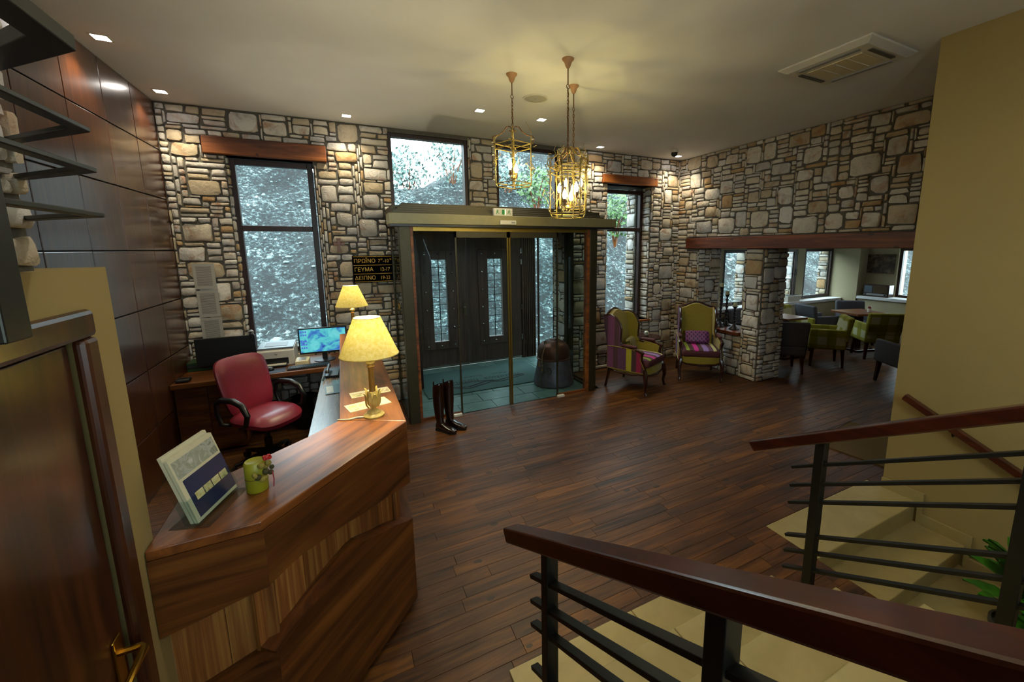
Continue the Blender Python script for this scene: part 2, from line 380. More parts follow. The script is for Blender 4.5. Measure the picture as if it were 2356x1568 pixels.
# ------------------------------------------------------------------ structure
CEIL = 3.45; XL = -1.52; YF = 5.55; XR = 5.38
def make_stone(parent, c, u, nrm, w, h, rnd, name='stone'):
    """one rubble stone: rounded irregular outline, proud of the mortar"""
    u = Vector(u); nrm = Vector(nrm); up = Vector((0,0,1))
    hw, hh = w/2, h/2; jx = min(.02, w*.1); jy = min(.016, h*.13)
    k = min(hw, hh)*rnd.uniform(.16, .45)
    pts = []
    for sx, sy in ((1,-1),(1,1),(-1,1),(-1,-1)):
        cx, cy = sx*(hw-abs(rnd.uniform(0,jx))), sy*(hh-abs(rnd.uniform(0,jy)))
        k1, k2 = k*rnd.uniform(.4,1.3), k*rnd.uniform(.4,1.1)
        a = (cx, cy-sy*k2); b = (cx-sx*k1, cy)
        pts += [a, b] if sx*sy > 0 else [b, a]
    if w > h*1.3:
        pts.insert(2+2, (rnd.uniform(-.2,.2)*w, hh-rnd.uniform(0,jy))); pts.append((rnd.uniform(-.2,.2)*w, -hh+rnd.uniform(0,jy)))
    d1 = rnd.uniform(.010,.022); d2 = d1+rnd.uniform(.003,.009); ins = min(.011, hh*.3)
    n = len(pts); vs = []
    tx, ty = rnd.uniform(-.03,.03), rnd.uniform(-.04,.04)
    for z, s in ((-.004,0),(d1,.0),(d2,1)):
        for x, y in pts:
            f = 1-ins/max(hw,.02)*s; g = 1-ins/max(hh,.02)*s
            zz = z+(x*tx+y*ty if s else 0)
            vs.append(tuple(u*(x*f)+up*(y*g)+nrm*zz))
    fs = []
    for r in (0,1):
        for i in range(n):
            j = (i+1) % n; fs.append((r*n+i, r*n+j, (r+1)*n+j, (r+1)*n+i))
    fs.append(tuple(2*n+i for i in range(n)))
    me = bpy.data.meshes.new(name)
    # outward winding depends on handedness of (u, up, nrm)
    if u.cross(up).dot(nrm) < 0: fs = [f[::-1] for f in fs]
    me.from_pydata(vs, [], fs); me.shade_smooth()
    try: me.set_sharp_from_angle(angle=math.radians(50))
    except Exception: pass
    return link(name, me, M_STONE, parent, c)
def stone_face(parent, o, u, nrm, width, height, masks=(), seed=1, g=.02, big=1.0, ext=.0, mn=0.0):
    """pack rubble stones over a rectangle (o = lower-left corner) leaving the masks (u0,u1,z0,z1) free"""
    rnd = random.Random(seed); nx, ny = max(1, int(round(width/g))), max(1, int(round(height/g)))
    occ = [[False]*nx for _ in range(ny)]
    for a0, a1, b0, b1 in masks:
        for j in range(max(0, int(math.floor((b0)/g+.3))), min(ny, int(math.ceil(b1/g-.3)))):
            for i in range(max(0, int(math.floor(a0/g+.3))), min(nx, int(math.ceil(a1/g-.3)))): occ[j][i] = True
    rects = []
    def free(i, j, w, h):
        if i+w > nx or j+h > ny: return False
        return not any(occ[b][a] for b in range(j, j+h) for a in range(i, i+w))
    def put(i, j, w, h):
        for b in range(j, j+h):
            for a in range(i, i+w): occ[b][a] = True
        rects.append((i, j, w, h))
    area = nx*ny*g*g
    for _ in range(int(area*16*big)):
        w, h = rnd.randint(9, 16), rnd.randint(8, 12)
        if w > nx: w = nx
        i, j = rnd.randint(0, max(0, nx-w)), rnd.randint(0, max(0, ny-h))
        if rnd.random() < .3: j = (j//4)*4
        if free(i, j, w, h): put(i, j, w, h)
    for _ in range(int(area*42)):
        w, h = rnd.randint(7, 14), rnd.randint(4, 7)
        if w > nx: w = nx
        i, j = rnd.randint(0, max(0, nx-w)), rnd.randint(0, max(0, ny-h))
        if free(i, j, w, h): put(i, j, w, h)
    for j in range(ny):
        for i in range(nx):
            if occ[j][i]: continue
            h = rnd.choice((2,3,3,4,5)); wt = rnd.randint(6, 15)
            mh = 0
            while mh < 9 and j+mh < ny and not occ[j+mh][i]: mh += 1
            if mh <= h+1: h = mh
            w = 0
            while w < wt and i+w < nx and not any(occ[b][i+w] for b in range(j, j+h)): w += 1
            k = 0
            while i+w+k < nx and k < 4 and not occ[j][i+w+k]: k += 1
            if k < 3 and free(i+w, j, k, h): w += k
            if w < 1: continue
            while w <= 2 and h < mh and h < 7 and free(i, j+h, w, 1): h += 1
            put(i, j, w, h)
    u = Vector(u); o = Vector(o); cnt = 0
    for i, j, w, h in rects:
        if w*h < 3: continue
        jt = .009
        ww, hh = w*g-jt, h*g-jt
        if hh < .018: hh = min(h*g-.004, .018)
        if ww < .018: ww = min(w*g-.003, .018)
        c = o+u*((i+w/2)*g)+Vector((0,0,(j+h/2)*g))
        make_stone(parent, c, u, nrm, ww, hh, rnd); cnt += 1
    return cnt
# ---- floor
floor = struct(mk('floor', MB().box(-1.6,2.62,-2.6,YF,-.25,-.014).box(2.62,10.9,1.71,YF,-.25,-.014).box(4.0,10.9,-2.6,1.71,-.25,-.014), M_MORTAR))
def in_view(p):
    q = Vector(p)-Vector((0,0,2)); z = q.dot(fw)
    if z < .05: return False
    x = 1252.03+944.455*q.dot(r1)/z; y = 720.79-944.455*q.dot(u1)/z
    return -20 < x < 2376 and -20 < y < 1590
def build_planks():
    rnd = random.Random(3); items = []; pw = .092
    masks = [(.60,3.12,4.72,9), (2.62,3.95,-9,1.71), (5.42,5.92,3.89,9), (.55,1.87,-9,1.42)]
    j = 0; y = 1.71-.092*29
    while y < YF-.01:
        y2 = min(y+pw, YF); x = -1.52-rnd.uniform(0,.9)
        ym = (y+y2)/2
        while x < 10.6:
            L = rnd.uniform(.55,1.05); segs = [(max(x,-1.52), min(x+L, 10.6))]
            for a, b, c, d in masks:
                if c < ym < d:
                    ns = []
                    for s0, s1 in segs:
                        if s1 <= a or s0 >= b: ns.append((s0, s1)); continue
                        if s0 < a: ns.append((s0, a))
                        if s1 > b: ns.append((b, s1))
                    segs = ns
            for s0, s1 in segs:
                if s1-s0 > .02: items.append((s0, s1, y, y2))
            x += L
        y += pw
    vis = []; rest = []
    for it in items:
        cx, cy = (it[0]+it[1])/2, (it[2]+it[3])/2
        v = any(in_view((px, cy, 0)) for px in (it[0], cx, it[1]))
        d = math.hypot(cx, cy); k = (0 if v else 1000)+d/max(.3, it[1]-it[0])
        (vis if v else rest).append((k, it))
    vis.sort(); one = vis[:300]; rest = [b for _, b in vis[300:]]+[b for _, b in rest]
    cache = {}
    def shape(w, h):
        e = .0007
        return [(-w/2+e,-h/2+e,-.012),(w/2-e,-h/2+e,-.012),(w/2-e,h/2-e,-.012),(-w/2+e,h/2-e,-.012),(-w/2+e,-h/2+e,-.002),(w/2-e,-h/2+e,-.002),(w/2-e,h/2-e,-.002),(-w/2+e,h/2-e,-.002),
                (-w/2+2.5*e,-h/2+2.5*e,0),(w/2-2.5*e,-h/2+2.5*e,0),(w/2-2.5*e,h/2-2.5*e,0),(-w/2+2.5*e,h/2-2.5*e,0)]
    FS = [(0,1,5,4),(1,2,6,5),(2,3,7,6),(3,0,4,7),(4,5,9,8),(5,6,10,9),(6,7,11,10),(7,4,8,11),(8,9,10,11)]
    for _, (a, b, c, d) in one:
        me = bpy.data.meshes.new('plank'); me.from_pydata(shape(b-a, d-c), [], FS); link('plank', me, M_FLOOR, floor, ((a+b)/2, (c+d)/2, 0))
    mb = MB()
    for a, b, c, d in rest: mb.add([(x+(a+b)/2, y+(c+d)/2, z) for x, y, z in shape(b-a, d-c)], FS)
    o = mk('plank_field', mb, M_FLOOR, floor, fixn=False); o['kind'] = 'stuff'
build_planks()
# ---- vestibule floor of slate tiles
vfl = struct(mk('floor_vestibule', MB().box(.5,3.3,4.72,7.2,-.25,-.014), M_MORTAR))
rnd = random.Random(5); y = 4.72
for r_, hh in enumerate((.30,.30,.42,.30,.42,.34)):
    x = .62-(.25 if r_ % 2 else 0)
    while x < 3.2:
        w = rnd.choice((.30,.45,.60)); a, b = max(x,.62), min(x+w,3.22)
        if b-a > .05: mk('tile', MB().box(a+.004,b-.004,y+.004,y+hh-.004,-.014,0), M_SLATE, vfl)
        x += w
    y += hh
# ---- ceiling
ceiling = struct(mk('ceiling', MB().box(-1.7,6.0,-2.6,YF+.25,CEIL,CEIL+.2), M_CEIL))
# ---- left wall with dark wood panels
wall_left = struct(mk('wall_left', MB().box(-1.75,XL-.018,-2.6,YF+.1,-.2,CEIL), M_BLACKM))
ys = [5.55-.535*i for i in range(0, 9)]; zs = [0,.5,1.0,1.505,2.0,2.505,2.985,3.45]
for a, b in zip(ys[1:], ys[:-1]):
    for c, d in zip(zs[:-1], zs[1:]):
        mk('panel', MB().box(XL-.018,XL,a+.005,b-.005,c+.005,d-.005), M_PANEL, wall_left, bevel=.003)
# ---- front wall: left of the portal
def wall_pieces(rects, y0, y1):
    b = MB()
    for x0, x1, z0, z1 in rects: b.box(x0, x1, y0, y1, z0, z1)
    return b
WT = .5  # wall thickness
LW = (-1.0,-.19,.80,2.985)      # left window opening
NW = (3.86,4.74,.76,2.985)      # narrow window opening
TW1 = (.63,1.625,2.47,3.40); TW2 = (2.02,2.985,2.47,3.395)
wfl = struct(mk('wall_front_left', wall_pieces([(-1.75,LW[0],-.2,CEIL),(LW[1],.63,-.2,CEIL),(LW[0],LW[1],-.2,LW[2]),(LW[0],LW[1],LW[3],CEIL)], YF, YF+WT), M_MORTAR))
stone_face(wfl, (XL,YF,0), (1,0,0), (0,-1,0), .63-XL, CEIL, [(LW[0]-XL,LW[1]-XL,LW[2],LW[3]),(-1.17-XL,-.045-XL,2.985,3.155)], seed=21)
stone_face(wfl, (LW[0],YF+.0,LW[2]), (0,1,0), (1,0,0), .08, LW[3]-LW[2], seed=22, big=0)
stone_face(wfl, (.63,YF,0), (0,1,0), (1,0,0), .4, 2.4, seed=23)
# ---- front wall over the vestibule
wft = struct(mk('wall_front_top', wall_pieces([(TW1[1],TW2[0],2.40,CEIL),(.63,TW1[1],2.40,TW1[2]),(TW2[0],3.2,2.40,TW2[2]),(.63,TW1[1],TW1[3],CEIL),(TW2[0],TW2[1],TW2[3],CEIL),(TW2[1],3.2,TW2[2],CEIL)], YF, YF+.3), M_MORTAR))
stone_face(wft, (TW1[1],YF,2.44), (1,0,0), (0,-1,0), TW2[0]-TW1[1], 1.0, seed=31)
stone_face(wft, (TW2[1],YF,2.44), (1,0,0), (0,-1,0), .22, 1.0, seed=32, big=0)
# ---- front wall: right of the portal
wfr = struct(mk('wall_front_right', wall_pieces([(3.2,NW[0],-.2,CEIL),(NW[1],6.0,-.2,CEIL),(NW[0],NW[1],-.2,NW[2]),(NW[0],NW[1],NW[3],CEIL)], YF, YF+WT), M_MORTAR))
stone_face(wfr, (3.2,YF,0), (1,0,0), (0,-1,0), XR-3.2, CEIL, [(NW[0]-3.2,NW[1]-3.2,NW[2],NW[3]),(3.755-3.2,4.83-3.2,2.985,3.125)], seed=41)
stone_face(wfr, (NW[1],YF,NW[2]), (0,1,0), (-1,0,0), .2, NW[3]-NW[2], seed=42, big=0)
stone_face(wfr, (NW[1]-.09,YF+.27,NW[2]), (0,1,0), (-1,0,0), .24, NW[3]-NW[2], seed=43, big=.4)
mk('reveal_core', MB().box(NW[1]-.09,NW[1]+.02,YF+.265,YF+WT,NW[2],NW[3]), M_MORTAR, wfr)
# ---- right wall of rubble stone, pier and low wall
wr = struct(mk('wall_right', MB().box(XR,XR+.52,5.06,YF+.02,-.2,1.97).box(XR,XR+.52,-2.6,YF+.02,1.97,CEIL), M_MORTAR))
# front of stones faces -x ; u runs toward -y so that u x up = -x ... (u=-y): use u=(0,-1,0)
stone_face(wr, (XR,YF,1.97), (0,-1,0), (-1,0,0), YF-1.45, CEIL-1.97, [(.22,9,0,.175)], seed=51, big=1.25)
stone_face(wr, (XR,YF,0), (0,-1,0), (-1,0,0), YF-5.06, 1.97, [(.22,9,1.93,2.2)], seed=52)
stone_face(wr, (XR,5.06,0), (1,0,0), (0,-1,0), .52, 1.97, seed=53)
wp = struct(mk('wall_pier', MB().box(5.42,5.93,3.89,4.18,-.2,1.97), M_MORTAR))
stone_face(wp, (5.42,4.18,0), (0,-1,0), (-1,0,0), .29, 1.96, seed=61)
stone_face(wp, (5.42,3.89,0), (1,0,0), (0,-1,0), .51, 1.96, seed=62)
stone_face(wp, (5.93,4.18,0), (-1,0,0), (0,1,0), .51, 1.96, seed=63)
wlow = struct(mk('wall_low', MB().box(5.44,5.9,4.18,5.06,-.2,.64), M_MORTAR))
stone_face(wlow, (5.44,5.06,0), (0,-1,0), (-1,0,0), .88, .64, seed=64, big=.5)
sill = tag(mk('stone_sill_board', MB().box(5.36,5.92,4.20,5.05,.64,.69), M_BEAM_Y, bevel=.006), 'dark wooden sill board on the low stone wall under the candlesticks', 'sill')
# ---- wooden lintels
tag(mk('lintel_beam', MB().box(-1.17,-.045,YF-.07,YF+.14,2.985,3.155), M_BEAM, bevel=.008), 'brown wooden lintel beam above the wide window by the desk', 'beam')
tag(mk('lintel_beam', MB().box(3.755,4.83,YF-.06,YF+.14,2.985,3.12), M_BEAM, bevel=.008), 'short brown wooden lintel beam above the narrow window', 'beam')
tag(mk('lintel_beam', MB().box(XR-.05,XR+.5,-.5,5.31,1.965,2.14), M_BEAM_Y, bevel=.008), 'long wooden beam spanning the opening to the dining room', 'beam')
# ---- windows
def window(n, x0, x1, z0, z1, y, fr=.06, mids=(), dep=.07, axis='y', lap=.0):
    """frame with panes between the mid rails, in plane y (or plane x when axis=='x')"""
    def bx(a0,a1,c0,c1,d0,d1):
        return MB().box(a0,a1,c0,c1,d0,d1) if axis == 'y' else MB().box(c0,c1,a0,a1,d0,d1)
    b = MB()
    root = struct(bpy.data.objects.new('window_%d' % n, None)); COL.objects.link(root)
    for nm, q in (('jamb',(x0,x0+fr,z0,z1)),('jamb',(x1-fr,x1,z0,z1)),('head',(x0+fr,x1-fr,z1-fr,z1)),('bottom_rail',(x0+fr,x1-fr,z0,z0+fr))):
        mk(nm, bx(q[0],q[1],y,y+dep,q[2],q[3]), M_FRAMEW, root, bevel=.004)
    zs = [z0+fr]
    for mz in mids:
        mk('mid_rail', bx(x0+fr,x1-fr,y,y+dep,mz-.03,mz+.03), M_FRAMEW, root, bevel=.004); zs += [mz-.03, mz+.03]
    zs.append(z1-fr)
    for a, b_ in zip(zs[::2], zs[1::2]):
        mk('pane', bx(x0+fr,x1-fr,y+dep*.5,y+dep*.5+.006,a,b_), M_GLASS, root)
    return root
window(1, LW[0]+.012, LW[1]-.012, .80, 2.965, YF+.06, .055, (2.235,))
window(2, *TW1, YF+.02, .045); window(3, *TW2, YF+.02, .045)
window(4, NW[0], NW[1]-.02, .78, 2.93, YF+.17, .06, (2.29,))
mk('sill_board', MB().box(NW[0]-.02,NW[1]+.03,YF-.05,YF+.17,.725,.76), M_BEAM, wfr, bevel=.005)
# ---- stair wall on the right
ws = struct(mk('wall_stair', MB().box(3.95,4.12,-2.6,1.6,-2.0,CEIL), M_PLASTER))
struct(mk('wall_back', MB().box(-1.75,-.45,-2.75,-2.6,-2.0,CEIL).box(1.6,10.9,-2.75,-2.6,-2.0,CEIL).box(-.45,1.6,-2.75,-2.6,-2.0,1.42).box(-.45,1.6,-2.75,-2.6,3.35,CEIL), M_PLASTER))
for k, (a, b_) in enumerate(((-.45,.575),(.575,1.6))): window(10+k, a, b_, 1.42, 3.35, -2.72, .045, (2.5,))  # unseen windows added behind the camera to let in sky fill
# ---- closet wall on the left under the upper stairs, stone above it
wc = struct(mk('wall_closet', MB().box(-.78,-.6,1.44,1.61,-.2,1.955).box(-.78,-.6,.0,1.44,1.80,1.955).box(-.78,-.6,-2.6,.0,-.2,1.955), M_PLASTER))
wcs = struct(mk('wall_closet_stone', MB().box(-.82,-.645,-2.6,1.40,1.955,CEIL), M_MORTAR))
stone_face(wcs, (-.645,.55,1.96), (0,1,0), (1,0,0), .86, CEIL-1.96, seed=71, big=.8)
stone_face(wcs, (-.645,1.40,1.96), (-1,0,0), (0,1,0), .16, CEIL-1.96, seed=72, big=0)
# closet door with frame and lever handle
d2 = struct(bpy.data.objects.new('door_2', None)); COL.objects.link(d2)
mk('leaf', MB().box(-.63,-.605,.66,1.375,0,1.775), M_CLOSET, d2, bevel=.003)
mk('frame_head', MB().box(-.605,-.575,.58,1.45,1.785,1.855), M_CLOSET, d2, bevel=.012)
mk('frame_post', MB().box(-.605,-.575,1.385,1.45,0,1.785), M_CLOSET, d2, bevel=.012)
mk('frame_post', MB().box(-.605,-.575,.58,.65,0,1.785), M_CLOSET, d2, bevel=.012)
hd = mk('handle_plate', MB().box(-.605,-.598,1.31,1.35,.80,1.0), M_BRASS, d2, bevel=.003)
mk('lever', MB().tube([(-.6,1.33,.955),(-.555,1.33,.955),(-.545,1.32,.955),(-.545,1.21,.95)], [.009,.009,.01,.008], 8), M_BRASS, hd, smooth=True)
# ---- dining room shell
DW1, DW2, DW3 = (6.62,7.38,.84,1.93), (8.0,8.90,.84,1.93), (9.15,10.2,.84,1.93)
wd = struct(mk('wall_dining_front', wall_pieces([(5.9,DW1[0],-.2,2.6),(DW1[1],DW2[0],-.2,2.6),(DW2[1],DW3[0],-.2,2.6),(DW3[1],10.9,-.2,2.6)]+[(w[0],w[1],-.2,w[2]) for w in (DW1,DW2,DW3)]+[(w[0],w[1],w[3],2.6) for w in (DW1,DW2,DW3)], 5.6, 5.8), M_DINWALL))
for k, w in enumerate((DW1,DW2,DW3)):
    window(5+k, *w, 5.605, .06, dep=.04)
    if k == 1: mk('handle', MB().box(w[1]-.045,w[1]-.02,5.575,5.605,1.36,1.5), M_METAL, bpy.data.objects['window_6'], bevel=.004)
    f = mk('reveal_core', MB().box(w[1]-.065,w[1]-.005,5.66,5.88,w[2],w[3]), M_MORTAR, wd)
    stone_face(wd, (w[1]-.065,5.66,w[2]), (0,1,0), (-1,0,0), .22, w[3]-w[2], seed=81+k, big=.6)
DWE = (3.95,4.5,.9,1.93)
we = struct(mk('wall_dining_end', MB().box(10.55,10.9,-2.6,DWE[0],-.2,2.6).box(10.55,10.9,DWE[1],5.95,-.2,2.6).box(10.55,10.9,DWE[0],DWE[1],-.2,DWE[2]).box(10.55,10.9,DWE[0],DWE[1],DWE[3],2.6), M_DINWALL))
window(8, *DWE, 10.6, .05, axis='x')
struct(mk('ceiling_dining', MB().box(5.9,10.9,-2.6,5.95,2.45,2.6), M_CEIL))
mk('pilaster', MB().box(10.2,10.55,5.05,5.6,0,2.45), M_DINWALL, wd)
t1 = struct(mk('trim_1', MB().box(5.9,10.2,5.33,5.595,.77,.83), M_CEIL, bevel=.006)); mk('ledge_front', MB().box(5.9,10.2,5.36,5.595,0,.77), M_DINWALL, t1)
t2 = struct(mk('trim_2', MB().box(10.2,10.545,2.5,5.04,.84,.90), M_CEIL, bevel=.006)); mk('ledge_front', MB().box(10.24,10.545,2.5,5.04,0,.84), M_DINWALL, t2)
# ---- stairs going down (cream tiles), pit walls
pit = struct(mk('wall_stairwell', MB().box(2.5,4.12,-2.6,1.8,-2.12,-2.0).box(2.5,2.612,-2.6,1.71,-2.0,-.014).box(2.5,3.95,1.712,1.8,-2.0,-.014), M_PLASTER))
sd = thing('staircase', 'cream tiled stairs going down beside the plain wall', 'stairs', (0,0,0))
for k in range(8):
    yb = 1.71 if k == 0 else 1.37-.295*(k-1); yf = 1.37-.295*k if k else 1.37
    yf = 1.37-.295*k; z = -.17*k
    mk('tread', MB().box(2.615,3.945,yf-.02,yb+(.018 if k else -.001),z-.03,z), M_STAIR, sd, bevel=.006)
    mk('riser', MB().box(2.615,3.945,yf,yf+.02,z-.18,z-.02), M_STAIR, sd)
    ye = 1.60 if k == 0 else yb-.05
    mk('skirting', MB().prism([(yf-.05,z-.17),(yf-.02,z-.17),(yf-.02,z),(ye,z),(ye,z+.085),(yf-.05,z+.085)], 3.928,3.945, 'x'), M_STAIR, sd)
# ---- stairs going up (near flight)
su = thing('staircase', 'cream tiled stairs going up between two wooden handrails', 'stairs', (0,0,0))
for k in range(1, 9):
    yn = 1.45-.29*(k-1); yb = yn-.29; z = .17*k
    half = (.53, 1.20, 1.862)
    for a, b in zip(half[:-1], half[1:]): mk('tread', MB().box(a,b-.003,yb+.003,yn,z-.03,z), M_STAIR, su, bevel=.005)
    mk('riser', MB().box(.55,1.85,yn-.04,yn-.02,z-.17,z-.03), M_STAIR, su)
pts = []
for k in range(1, 9):
    yn = 1.41-.29*(k-1); pts += [(yn,.17*(k-1)),(yn,.17*k-.03)]
pts += [(1.41-.29*8,.17*8-.03),(1.41-.29*8,0)]
mk('stringer', MB().prism(pts, .55,1.85, 'x'), M_PLASTER, su)
mk('landing', MB().box(-.5,1.862,-2.5,1.45-.29*8,1.2,1.36), M_STAIR, su)
# ---- rails
def rail(name, label, x, y0=1.32, slope=.568, z0=.968, n=3, yend=-.9, posts=(1.0,.385,-.235)):
    t = thing(name, label, 'railing')
    def zt(y): return z0+slope*(y0-y)
    a = math.atan(slope)
    hb = MB(); w = .032
    # rail with slanted cut end
    hb.loft([[(x-w,y0,zt(y0)),(x+w,y0,zt(y0)),(x+w,y0-.035,zt(y0)-.04),(x-w,y0-.035,zt(y0)-.04)],
             [(x-w,yend,zt(yend)),(x+w,yend,zt(yend)),(x+w,yend,zt(yend)-.052),(x-w,yend,zt(yend)-.052)]])
    mk('handrail', hb, M_RAILWOOD, t, bevel=.006)
    for y in posts:
        mk('post', MB().box(x-.02,x+.02,y-.02,y+.02,zt(y)-1.16+.0,zt(y)-.04), M_METAL, t, bevel=.002)
    for of in (.165,.26,.35,.525,.61,.70):
        mk('bar', MB().bar((x-.0,1.12,zt(1.12)-of),(x,yend,zt(yend)-of), .028, .014), M_METAL, t, bevel=.002)
    return t
rail('stair_railing', 'stair railing on the counter side of the rising stairs', .505, 1.33, .566, .957)
rail('stair_railing', 'stair railing on the stairwell side of the rising stairs', 1.885, 1.345, .57, .985)
wrl = thing('wall_handrail', 'brown wooden handrail fixed to the cream wall, sloping down', 'handrail')
mk('rail', MB().bar((3.87,1.5,.835),(3.87,-.9,-.345), .045, .05), M_RAILWOOD, wrl, bevel=.005)
for y in (1.2, .2): mk('bracket', MB().tube([(3.87,y,.835-.4917*(1.5-y)-.02),(3.89,y,.835-.4917*(1.5-y)-.06),(3.95,y,.835-.4917*(1.5-y)-.06)], .007, 6), M_METAL, wrl)
# upper railing on the left, turning into the stone
ur = thing('upper_railing', 'dark metal landing railing fixed to the stone beside the closet door', 'railing')
xr, yt = -.45, 1.245
for z, w, h, mt, nm in ((2.405,.05,.03,M_METAL,'handrail'),(2.243,.024,.010,M_METAL,'bar'),(2.164,.024,.010,M_METAL,'bar'),(2.074,.024,.010,M_METAL,'bar')):
    mk(nm, MB().prism([(-.435,-1.2),(-.435,1.203),(-.66,1.425),(-.66,1.425-w*1.3),(-.435-w,1.203-w*.9),(-.435-w,-1.2)], z-h/2, z+h/2, 'z'), mt, ur, bevel=.002)
mk('post', MB().box(-.475,-.43,.845,.903,1.87,2.39), M_METAL, ur, bevel=.003)
mk('post', MB().box(-.475,-.43,-.2,-.14,1.87,2.39), M_METAL, ur, bevel=.003)
# ------------------------------------------------------------------ vestibule and glass portal
VY = 6.79
vs = struct(mk('wall_vestibule', MB().box(.5,.95,YF+.3,VY+.25,-.2,2.45).box(3.2,3.3,YF+.49,6.13,-.2,2.45).box(3.2,3.3,6.13,6.8,2.28,2.45).box(.5,3.3,VY+.0,VY+.25,2.30,2.45).box(.95,1.03,VY,VY+.2,-.2,2.3).box(2.9,3.2,VY+.05,VY+.2,-.2,2.3), M_FRAMEW))
struct(mk('ceiling_vestibule', MB().box(.55,3.25,4.85,VY+.3,2.40,2.47), M_ALU_D))
stone_face(vs, (3.2,6.1,0), (0,-1,0), (-1,0,0), .55, 2.3, seed=91)
window(9, 6.13, 6.78, .02, 2.28, 3.205, .035, axis='x', dep=.03)
for i in range(7): mk('fin', MB().box(2.925+.038*i,2.945+.038*i,VY+.0,VY+.05,0,2.3), M_DOORWOOD, vs)
# entrance double door
ed = struct(bpy.data.objects.new('door_1', None)); COL.objects.link(ed)
stud = MB().lathe([(.014,0),(.013,.006),(.007,.012),(.001,.014)], 8)
stud.xf(Matrix.Rotation(PI/2, 4, 'X')); stud_me = None
for x0, x1, wx0, wx1, side in ((1.035,1.895,1.317,1.555,1),(1.905,2.885,2.263,2.526,-1)):
    z0, z1 = .465, 1.818
    lf = mk('leaf', MB().box(x0,wx0,VY,VY+.06,.01,2.28).box(wx1,x1,VY,VY+.06,.01,2.28).box(wx0,wx1,VY,VY+.06,.01,z0).box(wx0,wx1,VY,VY+.06,z1,2.28), M_DOORWOOD, ed)
    px0, px1, pz0, pz1 = wx0-.17, wx1+.15, z0-.13, z1+.16
    mk('raised_panel', MB().box(px0,wx0,VY-.03,VY,pz0,pz1).box(wx1,px1,VY-.03,VY,pz0,pz1).box(wx0,wx1,VY-.03,VY,pz0,z0).box(wx0,wx1,VY-.03,VY,z1,pz1), M_DOORWOOD, lf, bevel=.006)
    mk('pane', MB().box(wx0,wx1,VY+.03,VY+.036,z0,z1), M_GLASS, lf)
    gr = MB().box((wx0+wx1)/2-.006,(wx0+wx1)/2+.006,VY+.015,VY+.028,z0,z1)
    mk('glazing_bar', gr, M_BLACKM, lf)
    for i in range(1, 11):
        z = z0+(z1-z0)*i/11; mk('glazing_bar', MB().box(wx0,wx1,VY+.015,VY+.026,z-.005,z+.005), M_BLACKM, lf)
    for i in range(3):
        for z in (pz0+.06, pz1-.07):
            mk('stud', MB().lathe([(.02,0),(.018,.010),(.008,.018)], 8).xf(Matrix.Translation((px0+.06+(px1-px0-.12)*i/2, VY-.03, z)) @ Matrix.Rotation(PI/2, 4, 'X')), M_CHROME, lf, smooth=True)
    for i in range(1, 5):
        for x in (px0+.06, px1-.06):
            mk('stud', MB().lathe([(.02,0),(.018,.010),(.008,.018)], 8).xf(Matrix.Translation((x, VY-.03, pz0+.06+(pz1-pz0-.13)*i/5)) @ Matrix.Rotation(PI/2, 4, 'X')), M_CHROME, lf, smooth=True)
    mk('weather_bar', MB().box(x0,x1,VY-.012,VY,.02,.045), M_CHROME, lf)
    if side > 0:
        hp = mk('handle_plate', MB().box(1.825,1.865,VY-.012,VY,.86,1.12), M_CHROME, lf, bevel=.004)
        mk('lever', MB().tube([(1.845,VY-.01,1.02),(1.845,VY-.055,1.02),(1.83,VY-.06,1.02),(1.73,VY-.06,1.015)], .009, 8), M_CHROME, hp, smooth=True)
    else:
        for z in (.4,.95,1.75,1.95): mk('hinge', MB().lathe([(.01,-.045),(.01,.045)], 8, (2.893,VY-.008,z)), M_CHROME, lf)
# portal
pt = thing('sliding_door_portal', 'glass sliding door portal with bronze header in front of the entrance', 'sliding door', (0,0,0))
for x0, x1 in ((.59,.705),(3.0,3.11)):
    mk('post', MB().box(x0,x1,4.68,4.80,0,2.255), M_ALU_D, pt, bevel=.004)
for x0, x1 in ((.705,.735),(2.965,3.0)):
    mk('wood_trim', MB().box(x0,x1,4.69,4.78,0,2.255), M_BEAM, pt)
mk('rear_post', MB().box(.59,.63,5.46,5.55,0,2.4), M_ALU_D, pt)
mk('rear_post', MB().box(3.08,3.2,5.46,5.535,0,2.4), M_ALU_D, pt)
mk('header', MB().box(.485,3.355,4.60,4.84,2.258,2.368), M_ALU, pt, bevel=.004)
mk('header_underside', MB().box(.5,3.34,4.62,4.82,2.235,2.257), M_BLACK, pt)
for i in range(5):
    o_ = .055*i*.55; z = 2.370+.026*i
    mk('cornice_step', MB().box(.535+o_,3.20-o_,4.66+o_*1.6,5.54,z,z+.024), M_ALU_D, pt, bevel=.003)
mk('roof_cover', MB().box(.68,3.05,4.95,5.54,2.49,2.505), M_ALU_D, pt)
mk('track', MB().box(.74,2.965,4.70,4.76,2.19,2.235), M_GOLDSTILE, pt)
for x0, x1 in ((.735,1.20),(2.515,2.965)):
    p = mk('side_light', MB().box(x0,x1,4.735,4.743,.03,2.2), M_GLASS_T, pt)
    mk('bottom_rail', MB().box(x0,x1,4.725,4.755,0,.03), M_BEAM, p)
for x0, x1, st in ((1.19,1.838,'l'),(1.848,2.52,'r')):
    lf = mk('sliding_leaf', MB().box(x0+.012,x1-.012,4.700,4.708,.012,2.19), M_GLASS_T, pt)
    mk('stile', MB().box(x0,x0+.018,4.692,4.716,.01,2.19), M_GOLDSTILE if st == 'r' else M_ALU_D, lf)
    mk('stile', MB().box(x1-.018,x1,4.692,4.716,.01,2.19), M_GOLDSTILE if st == 'l' else M_ALU_D, lf)
    mk('top_rail', MB().box(x0,x1,4.692,4.716,2.12,2.19), M_ALU_D, lf)
